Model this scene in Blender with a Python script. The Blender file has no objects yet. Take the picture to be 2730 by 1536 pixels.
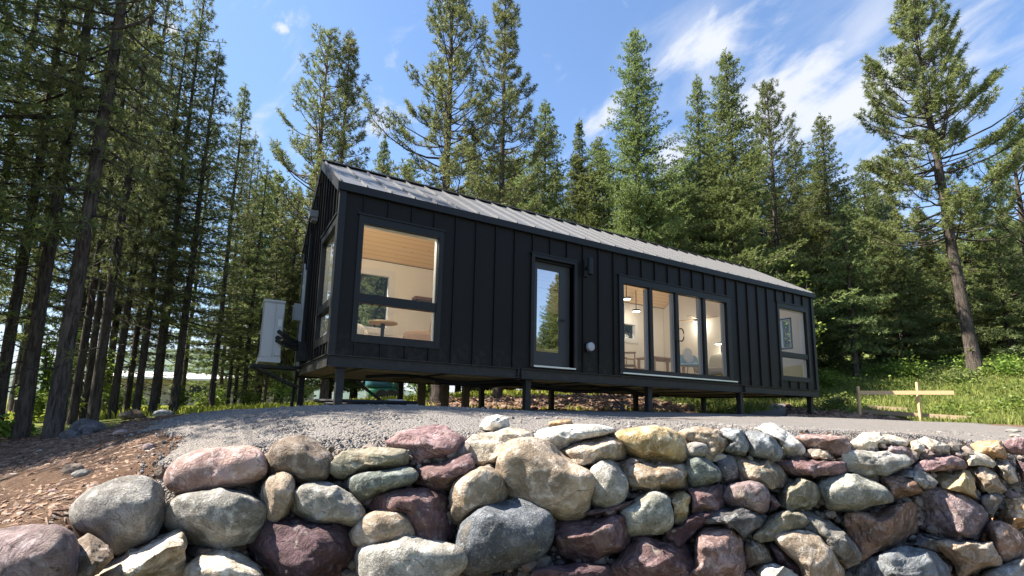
import bpy, math, random
import numpy as np
from mathutils import Vector, Matrix, noise
SC = bpy.context.scene
COL = SC.collection
rad = math.radians
# ------------------------------------------------------------------ camera model (fitted to the photograph, 2730x1536)
PW, PH = 2730.0, 1536.0
FPX, YAW, PITCH, ROLL = 1313.74, 0.496642, 0.148453, 0.0269677
PPX, PPY = PW/2-57.118, PH/2+128.163
CAM = np.array([-1.41024, -7.70703, -0.76962])
_f = np.array([math.sin(YAW)*math.cos(PITCH), math.cos(YAW)*math.cos(PITCH), math.sin(PITCH)])
_r = np.array([math.cos(YAW), -math.sin(YAW), 0.0]); _u = np.cross(_r, _f)
CF = _f; CR = math.cos(ROLL)*_r+math.sin(ROLL)*_u; CU = -math.sin(ROLL)*_r+math.cos(ROLL)*_u
HF = np.array([math.sin(YAW), math.cos(YAW), 0.0]); HR = np.array([math.cos(YAW), -math.sin(YAW), 0.0])
D2N = 2730/2576.0
def ray(px, py): return CF+CR*((px-PPX)/FPX)-CU*((py-PPY)/FPX)
def atD(px, py, d): return CAM+ray(px, py)*d
def atY(px, py, Y):
    r = ray(px, py); return CAM+r*((Y-CAM[1])/r[1])
def atX(px, py, X):
    r = ray(px, py); return CAM+r*((X-CAM[0])/r[0])
def proj(P):
    d = np.asarray(P, float)-CAM; z = d@CF
    return PPX+FPX*(d@CR)/z, PPY-FPX*(d@CU)/z
def ab(x, y):
    dx, dy = x-CAM[0], y-CAM[1]; return dx*HR[0]+dy*HR[1], dx*HF[0]+dy*HF[1]
def xy(a, b): return CAM[0]+a*HR[0]+b*HF[0], CAM[1]+a*HR[1]+b*HF[1]
cam = bpy.data.cameras.new('camera'); co = bpy.data.objects.new('camera', cam); COL.objects.link(co)
co.matrix_world = Matrix(((CR[0], CU[0], -CF[0], CAM[0]), (CR[1], CU[1], -CF[1], CAM[1]), (CR[2], CU[2], -CF[2], CAM[2]), (0, 0, 0, 1)))
cam.sensor_fit = 'HORIZONTAL'; cam.sensor_width = 36; cam.lens = FPX/PW*36
cam.shift_x = 57.118/PW; cam.shift_y = 128.163/PW; cam.clip_start = .05; cam.clip_end = 5000
SC.camera = co
# ------------------------------------------------------------------ light
SUN_EL = rad(51); SH = np.array([-0.90, 0.44]); SH = SH/np.linalg.norm(SH)
SDIR = Vector((math.cos(SUN_EL)*SH[0], math.cos(SUN_EL)*SH[1], math.sin(SUN_EL)))
sl = bpy.data.lights.new('sun', 'SUN'); so = bpy.data.objects.new('sun', sl); COL.objects.link(so)
sl.energy = 5.0; sl.angle = rad(0.5); sl.color = (1.0, .93, .82)
so.rotation_euler = SDIR.to_track_quat('Z', 'Y').to_euler(); so.location = (-30, 20, 40)
SC.view_settings.view_transform = 'Standard'; SC.view_settings.look = 'None'; SC.view_settings.gamma = 1; SC.view_settings.exposure = 1.72
SC.cycles.max_bounces = 8; SC.cycles.transparent_max_bounces = 12; SC.cycles.caustics_reflective = False; SC.cycles.caustics_refractive = False
SC.cycles.sample_clamp_indirect = 6
# ------------------------------------------------------------------ node helpers
class NT:
    def __init__(s, tree): s.t = tree; s.n = tree.nodes; s.l = tree.links
    def new(s, typ, **kw):
        n = s.n.new(typ)
        for k, v in kw.items():
            if k.startswith('i_'):
                key = k[2:]; key = int(key) if key.isdigit() else key.replace('_', ' ')
                s.set(n, key, v)
            else: setattr(n, k, v)
        return n
    def set(s, n, key, v):
        if isinstance(v, bpy.types.NodeSocket): s.l.new(v, n.inputs[key])
        else: n.inputs[key].default_value = v
    def math(s, op, a, b=0.0, c=None, clamp=False):
        n = s.n.new('ShaderNodeMath'); n.operation = op; n.use_clamp = clamp
        s.set(n, 0, a); s.set(n, 1, b)
        if c is not None: s.set(n, 2, c)
        return n.outputs[0]
    def mix(s, fac, a, b, mode='MIX'):
        n = s.n.new('ShaderNodeMix'); n.data_type = 'RGBA'; n.blend_type = mode
        s.set(n, 0, fac)
        for k, v in ((6, a), (7, b)):
            if isinstance(v, bpy.types.NodeSocket): s.l.new(v, n.inputs[k])
            else: n.inputs[k].default_value = (*v[:3], 1)
        return n.outputs[2]
    def ramp(s, fac, stops, interp='LINEAR'):
        n = s.n.new('ShaderNodeValToRGB'); n.color_ramp.interpolation = interp
        e = n.color_ramp.elements
        while len(e) < len(stops): e.new(.5)
        for el, (p, c) in zip(e, stops):
            el.position = p; el.color = (*c, 1) if len(c) == 3 else c
        s.l.new(fac, n.inputs[0]); return n.outputs[0]
    def sramp(s, fac, lo, hi):
        n = s.n.new('ShaderNodeMapRange'); n.interpolation_type = 'SMOOTHSTEP'
        s.set(n, 0, fac); n.inputs[1].default_value = lo; n.inputs[2].default_value = hi; return n.outputs[0]
    def noise(s, vec, scale, detail=4, rough=.55, dist=0.0):
        n = s.n.new('ShaderNodeTexNoise'); s.l.new(vec, n.inputs['Vector'])
        n.inputs['Scale'].default_value = scale; n.inputs['Detail'].default_value = detail
        n.inputs['Roughness'].default_value = rough; n.inputs['Distortion'].default_value = dist
        return n.outputs['Fac']
    def vor(s, vec, scale, feature='F1'):
        n = s.n.new('ShaderNodeTexVoronoi'); n.feature = feature; s.l.new(vec, n.inputs['Vector']); n.inputs['Scale'].default_value = scale
        return n
    def mapping(s, vec, scale=(1, 1, 1), rot=(0, 0, 0), loc=(0, 0, 0)):
        n = s.n.new('ShaderNodeMapping'); s.set(n, 0, vec)
        if isinstance(loc, bpy.types.NodeSocket): s.l.new(loc, n.inputs[1])
        else: n.inputs[1].default_value = loc
        n.inputs[2].default_value = rot; n.inputs[3].default_value = scale; return n.outputs[0]
    def bump(s, h, strength=.5, dist=.02, prev=None):
        n = s.n.new('ShaderNodeBump'); n.inputs['Strength'].default_value = strength; n.inputs['Distance'].default_value = dist
        s.l.new(h, n.inputs['Height'])
        if prev is not None: s.l.new(prev, n.inputs['Normal'])
        return n.outputs[0]
def newmat(name):
    m = bpy.data.materials.new(name); m.use_nodes = True; t = NT(m.node_tree); t.n.clear()
    out = t.n.new('ShaderNodeOutputMaterial'); return m, t, out
def principled(t, out, **kw):
    b = t.n.new('ShaderNodeBsdfPrincipled')
    for k, v in kw.items():
        key = {'base': 'Base Color', 'rough': 'Roughness', 'metal': 'Metallic', 'spec': 'Specular IOR Level', 'normal': 'Normal', 'emit': 'Emission Color', 'emits': 'Emission Strength', 'coat': 'Coat Weight', 'sheen': 'Sheen Weight'}[k]
        if isinstance(v, tuple): v = (*v[:3], 1)
        t.set(b, key, v)
    if out is not None: t.l.new(b.outputs[0], out.inputs[0])
    return b
def simple(name, col, rough=.6, metal=0.0, spec=.5, var=.15, nscale=3.0, bump=0.0, bscale=40.0, emits=0.0):
    m, t, out = newmat(name)
    tc = t.new('ShaderNodeTexCoord').outputs['Object']
    n = t.noise(tc, nscale, 5)
    c = t.mix(n, tuple(x*(1-var) for x in col), tuple(min(1, x*(1+var)) for x in col))
    kw = dict(base=c, rough=t.math('MULTIPLY_ADD', n, .16, rough-.08), metal=metal, spec=spec)
    if bump: kw['normal'] = t.bump(t.noise(tc, bscale, 4), bump, .01)
    if emits: kw['emit'] = col; kw['emits'] = emits
    principled(t, out, **kw); return m
# ------------------------------------------------------------------ geometry helpers
class G:
    def __init__(s): s.v = []; s.q = []; s.t = []; s.n = 0
    def add(s, v, q=None, t=None):
        v = np.asarray(v, float).reshape(-1, 3)
        if q is not None and len(q): s.q.append(np.asarray(q, int)+s.n)
        if t is not None and len(t): s.t.append(np.asarray(t, int)+s.n)
        s.v.append(v); s.n += len(v); return s
    def box(s, x0, x1, y0, y1, z0, z1, rot=None, c=None):
        v = np.array([[x, y, z] for x in (x0, x1) for y in (y0, y1) for z in (z0, z1)], float)
        if rot is not None: v = (v-np.asarray(c))@np.asarray(rot).T+np.asarray(c)
        return s.add(v, [[0, 1, 3, 2], [4, 6, 7, 5], [0, 4, 5, 1], [2, 3, 7, 6], [0, 2, 6, 4], [1, 5, 7, 3]])
    def bar(s, p0, p1, w, h, up=(0, 0, 1)):
        p0 = np.asarray(p0, float); p1 = np.asarray(p1, float); d = p1-p0; d /= np.linalg.norm(d)
        sd = np.cross(d, np.asarray(up, float))
        if np.linalg.norm(sd) < 1e-4: sd = np.cross(d, (1., 0, 0))
        sd /= np.linalg.norm(sd); up = np.cross(sd, d)
        v = [p+a*sd*w/2+b*up*h/2 for p in (p0, p1) for a, b in ((-1, -1), (1, -1), (1, 1), (-1, 1))]
        return s.add(v, [[0, 1, 2, 3][::-1], [4, 5, 6, 7], [0, 1, 5, 4], [1, 2, 6, 5], [2, 3, 7, 6], [3, 0, 4, 7]])
    def tube(s, P, R, n=6, cap=True):
        P = np.asarray(P, float); k = len(P); R = np.broadcast_to(np.asarray(R, float), (k,))
        T = np.gradient(P, axis=0); T /= np.linalg.norm(T, axis=1)[:, None]+1e-9
        ref = np.array([0, 0, 1.]) if abs(T[0, 2]) < .9 else np.array([1., 0, 0])
        A = np.cross(T, ref); A /= np.linalg.norm(A, axis=1)[:, None]+1e-9; B = np.cross(T, A)
        th = np.arange(n)*2*math.pi/n
        v = P[:, None]+R[:, None, None]*(A[:, None]*np.cos(th)[None, :, None]+B[:, None]*np.sin(th)[None, :, None])
        i = np.arange(k-1)[:, None]*n; j = np.arange(n)[None]; j2 = (j+1) % n
        q = np.stack([i+j, i+j2, i+n+j2, i+n+j], -1).reshape(-1, 4)
        s.add(v, q)
        if cap and n >= 5:
            b = s.n-k*n
            for st in (0, (k-1)*n):
                idx = np.arange(n)+st+b
                s.t.append(np.stack([np.full(n-2, idx[0]), idx[1:-1], idx[2:]], -1))
        return s
    def lathe(s, prof, c=(0, 0, 0), n=20):
        th = np.arange(n)*2*math.pi/n
        v = np.array([[c[0]+r*math.cos(a), c[1]+r*math.sin(a), c[2]+z] for r, z in prof for a in th])
        k = len(prof); i = np.arange(k-1)[:, None]*n; j = np.arange(n)[None]; j2 = (j+1) % n
        return s.add(v, np.stack([i+j, i+j2, i+n+j2, i+n+j], -1).reshape(-1, 4))
    def pillow(s, c, h, p=4.0, n=16, rot=None):
        u = np.linspace(-math.pi/2, math.pi/2, n); w = np.arange(2*n)*math.pi/n
        U, Wt = np.meshgrid(u, w, indexing='ij')
        d = np.stack([np.cos(U)*np.cos(Wt), np.cos(U)*np.sin(Wt), np.sin(U)], -1)
        k = (np.abs(d)**p).sum(-1)**(-1/p); v = (d*k[..., None]*np.asarray(h)).reshape(-1, 3)
        if rot is not None: v = v@np.asarray(rot).T
        m = 2*n; i = np.arange(n-1)[:, None]*m; j = np.arange(m)[None]; j2 = (j+1) % m
        return s.add(v+np.asarray(c), np.stack([i+j, i+j2, i+m+j2, i+m+j], -1).reshape(-1, 4))
    def mesh(s, name, mat=None, smooth=False, origin=None):
        V = np.concatenate(s.v) if s.v else np.zeros((0, 3))
        if origin is not None: V = V-np.asarray(origin, float)
        Q = np.concatenate(s.q) if s.q else np.zeros((0, 4), int); T = np.concatenate(s.t) if s.t else np.zeros((0, 3), int)
        me = bpy.data.meshes.new(name); me.vertices.add(len(V)); me.vertices.foreach_set('co', V.ravel().astype(np.float32))
        L = np.concatenate([Q.ravel(), T.ravel()]).astype(np.int32)
        me.loops.add(len(L)); me.loops.foreach_set('vertex_index', L)
        ls = np.concatenate([np.arange(len(Q))*4, len(Q)*4+np.arange(len(T))*3]).astype(np.int32)
        me.polygons.add(len(ls)); me.polygons.foreach_set('loop_start', ls)
        me.polygons.foreach_set('use_smooth', np.full(len(ls), bool(smooth)))
        me.update(calc_edges=True); me.validate()
        if mat: me.materials.append(mat)
        return me
def rotz(a): c, s_ = math.cos(a), math.sin(a); return np.array([[c, -s_, 0], [s_, c, 0], [0, 0, 1.]])
def roty(a): c, s_ = math.cos(a), math.sin(a); return np.array([[c, 0, s_], [0, 1, 0], [-s_, 0, c]])
def rotx(a): c, s_ = math.cos(a), math.sin(a); return np.array([[1, 0, 0], [0, c, -s_], [0, s_, c]])
def thing(name, label, cat, loc=(0, 0, 0), group=None):
    o = bpy.data.objects.new(name, None); COL.objects.link(o); o.location = loc; o.empty_display_size = .2
    return tag(o, label, cat, group)
def tag(o, label=None, cat=None, group=None, kind=None):
    for k, v in (('label', label), ('category', cat), ('group', group), ('kind', kind)):
        if v: o[k] = v
    return o
def rootloc(o):
    while o.parent: o = o.parent
    return o.location
def obj(name, g, mat, parent=None, smooth=False, loc=None, label=None):
    """verts in world space; parent at any depth of a thing whose root is an un-rotated Empty"""
    org = rootloc(parent) if parent else (loc if loc is not None else (0, 0, 0))
    o = bpy.data.objects.new(name, g.mesh(name, mat, smooth, tuple(org))); COL.objects.link(o)
    if parent: o.parent = parent
    else: o.location = org
    if label: o['label'] = label
    return o
# ------------------------------------------------------------------ terrain
def wall_b(a): a = np.clip(a, -4, 6); return 3.05+.12*a+.03*a*a
def P_(px, py, d): p = atD(px, py, d); a, b = ab(p[0], p[1]); return (a, b, p[2])
CP = [P_(742, 1180, 3.35), P_(1365, 1163, 3.4), P_(1900, 1152, 3.7), P_(2500, 1168, 4.2), P_(370, 1170, 3.7),
      P_(0, 1409, 2.6), P_(100, 1230, 4.2), P_(250, 1330, 2.9), P_(300, 1200, 3.8), P_(430, 1110, 7.0), P_(520, 1102, 8.5), P_(640, 1094, 9.5), P_(400, 1140, 5), P_(148, 1170, 6), P_(20, 1178, 6.3), P_(330, 1090, 24), P_(100, 1085, 28),
      P_(650, 1090, 26), P_(2640, 982, 17.8), P_(2600, 1112, 13.2), P_(2640, 1050, 15.4), P_(2293, 1110, 14), P_(2455, 1124, 13.4), P_(2250, 1000, 20), P_(2700, 1135, 9), P_(2730, 1200, 4.6)]
for X, Y, Z in ((.19, .12, -.855), (3.6, .12, -.79), (6.75, .12, -.745), (9.9, .12, -.74), (12.9, .12, -.73), (0, 3.6, -.86), (6.6, 3.6, -.74), (12.8, 3.6, -.72), (5, 6.4, -.62), (8, 6.6, -.40), (12.8, 6.6, -.15), (6, 10, -.35), (14.5, 9, .2), (0, 9, -.95), (9, 10, -.1), (8, -3, -.87), (4, -3, -.93)):
    CP.append((*ab(X, Y), Z))
CP += [(-40, 30, -1.6), (-60, 80, -2), (0, 80, 0), (-12, 2, -1.6), (-30, 0, -2), (45, 45, 6), (60, 90, 14), (40, 10, 2), (0, -20, -3), (30, -20, -1), (-30, -20, -3), (14, 3, -.9), (20, 45, 2.0)]
CP = np.array(CP)
def _ker(r2): return np.where(r2 > 1e-9, r2*np.log(r2+1e-9), 0.)
_A = CP[:, :2]; _K = _ker(((_A[:, None]-_A[None])**2).sum(-1))+np.eye(len(_A))*.4
_M = np.zeros((len(_A)+3,)*2); _M[:len(_A), :len(_A)] = _K; _M[:len(_A), len(_A)] = 1; _M[:len(_A), len(_A)+1:] = _A; _M[len(_A):, :len(_A)] = _M[:len(_A), len(_A):].T
_W = np.linalg.solve(_M, np.concatenate([CP[:, 2], np.zeros(3)]))
def sstep(x): x = np.clip(x, 0, 1); return x*x*(3-2*x)
def top_ab(a, b):
    a = np.asarray(a, float); b = np.asarray(b, float); sh = a.shape
    A = np.stack([np.clip(a, -70, 70).ravel(), np.clip(b, -25, 100).ravel()], -1)
    z = _ker(((A[:, None]-_A[None])**2).sum(-1))@_W[:-3]+_W[-3]+A@_W[-2:]
    return z.reshape(sh)
def ground_ab(a, b):
    a = np.asarray(a, float); b = np.asarray(b, float)
    z = top_ab(a, b); s = b-wall_b(a)
    low = -2.45+0*a
    k = sstep((s-.02)/.38)
    kl = sstep((a+2.45)/.9)*sstep((9-a)/3)           # the drop fades out past both ends of the wall
    return z+(low-z)*(1-k)*kl*(z > low)
def gz(x, y): a, b = ab(x, y); return float(ground_ab(np.array([a]), np.array([b]))[0])
def nz(p, sc, oct=4): return noise.fractal(Vector(p)*sc, 1.0, 2.0, oct)
# ------------------------------------------------------------------ boulders of the retaining wall
def rock_mat(name, style):
    m, t, out = newmat(name)
    tc = t.new('ShaderNodeTexCoord').outputs['Object']; oi = t.new('ShaderNodeObjectInfo')
    off = t.new('ShaderNodeVectorMath', operation='SCALE'); off.inputs[0].default_value = (37, 61, 83); t.l.new(oi.outputs['Random'], off.inputs['Scale'])
    v = t.mapping(tc, loc=off.outputs[0])
    base = oi.outputs['Color']
    big = t.noise(v, 4.5, 6, .6, .6); mid = t.noise(v, 16, 6, .65, .3); fine = t.noise(v, 70, 5, .7)
    lum = t.new('ShaderNodeHueSaturation'); t.l.new(base, lum.inputs['Color']); lum.inputs['Value'].default_value = .46; lum.inputs['Saturation'].default_value = 1.1
    lite = t.new('ShaderNodeHueSaturation'); t.l.new(base, lite.inputs['Color']); lite.inputs['Value'].default_value = 1.5; lite.inputs['Saturation'].default_value = .62
    c = t.mix(t.sramp(big, .38, .66), lum.outputs[0], base)
    c = t.mix(t.sramp(mid, .47, .74), c, lite.outputs[0])
    stain = t.sramp(t.noise(v, 3.1, 5, .6, 1.0), .56, .72)
    if style == 'granite':
        sp = t.vor(v, 95); spk = t.sramp(sp.outputs['Distance'], .12, .5)
        c = t.mix(t.math('MULTIPLY', t.sramp(fine, .52, .7), .5), c, (.56, .53, .47))
        c = t.mix(t.math('MULTIPLY', t.sramp(t.noise(v, 110, 3, .7), .54, .68), .8), c, (.05, .05, .05))
        c = t.mix(t.math('MULTIPLY', stain, .45), c, (.3, .24, .16))
        h = t.math('MULTIPLY_ADD', mid, .6, t.math('MULTIPLY', fine, .5)); bs, bd = .95, .035
    elif style == 'strata':
        w = t.mapping(v, (1.2, 6, 2.5), (.3, .2, .25))
        band = t.noise(w, 5.5, 7, .68, .6)
        c = t.mix(t.sramp(band, .45, .62), c, lum.outputs[0])
        c = t.mix(t.math('MULTIPLY', stain, .5), c, (.34, .27, .22))
        c = t.mix(t.math('MULTIPLY', t.sramp(fine, .56, .72), .4), c, lite.outputs[0])
        h = t.math('MULTIPLY_ADD', band, 1.0, t.math('MULTIPLY_ADD', mid, .5, t.math('MULTIPLY', fine, .35))); bs, bd = 1.0, .045
    else:
        c = t.mix(t.math('MULTIPLY', stain, .55), c, (.30, .20, .10))
        c = t.mix(t.math('MULTIPLY', t.sramp(t.noise(v, 9, 5, .6, 1.5), .6, .72), .5), c, (.2, .19, .17))
        c = t.mix(t.math('MULTIPLY', t.sramp(fine, .52, .72), .35), c, lite.outputs[0])
        h = t.math('MULTIPLY_ADD', big, .9, t.math('MULTIPLY_ADD', mid, .8, t.math('MULTIPLY', fine, .35))); bs, bd = .9, .038
    li = t.math('MULTIPLY', t.sramp(t.noise(v, 11, 5, .7, .8), .60, .66), t.sramp(t.noise(v, 2.6, 3), .46, .56))
    c = t.mix(t.math('MULTIPLY', li, .5), c, (.50, .50, .41))
    dk = t.math('MULTIPLY', t.sramp(t.noise(t.mapping(v, (1.6, .5, 1.6)), 6, 5, .7, .4), .58, .7), .5)
    c = t.mix(dk, c, (.07, .06, .05))
    cr = t.vor(t.mapping(t.mix(.12, v, t.new('ShaderNodeTexNoise', i_Scale=7.0).outputs['Color'], 'ADD'), (1, 1.6, 1)), 3.3, 'DISTANCE_TO_EDGE').outputs['Distance']
    crk = t.math('SUBTRACT', 1.0, t.sramp(cr, 0.0, .012))
    crk = t.math('MULTIPLY', crk, t.sramp(big, .5, .6))
    c = t.mix(t.math('MULTIPLY', crk, .35), c, (.07, .06, .055))
    h = t.math('SUBTRACT', h, t.math('MULTIPLY', crk, .4))
    principled(t, out, base=c, rough=t.math('MULTIPLY_ADD', mid, .2, .72), spec=.3, normal=t.bump(h, bs, bd))
    return m
RM = {'g': rock_mat('granite', 'granite'), 's': rock_mat('argillite', 'strata'), 't': rock_mat('sandstone', 'sand')}
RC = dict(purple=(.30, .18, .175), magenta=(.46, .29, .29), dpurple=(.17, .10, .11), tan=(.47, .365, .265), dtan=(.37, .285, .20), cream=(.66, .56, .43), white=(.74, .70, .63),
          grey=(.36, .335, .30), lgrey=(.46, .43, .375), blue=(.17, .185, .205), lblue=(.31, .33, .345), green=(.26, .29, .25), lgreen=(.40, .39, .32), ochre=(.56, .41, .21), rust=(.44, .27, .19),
          pink=(.50, .33, .29), brown=(.27, .205, .155), mauve=(.42, .31, .30), olive=(.31, .275, .195), slate=(.19, .18, .185), orange=(.60, .37, .19))
RG = {'A': (0, 1050, .33541), 'B': (600, 1050, .33541), 'C': (1200, 1050, .33541), 'D': (1800, 1050, .33535), 'E': (2230, 1050, .33535)}
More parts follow.
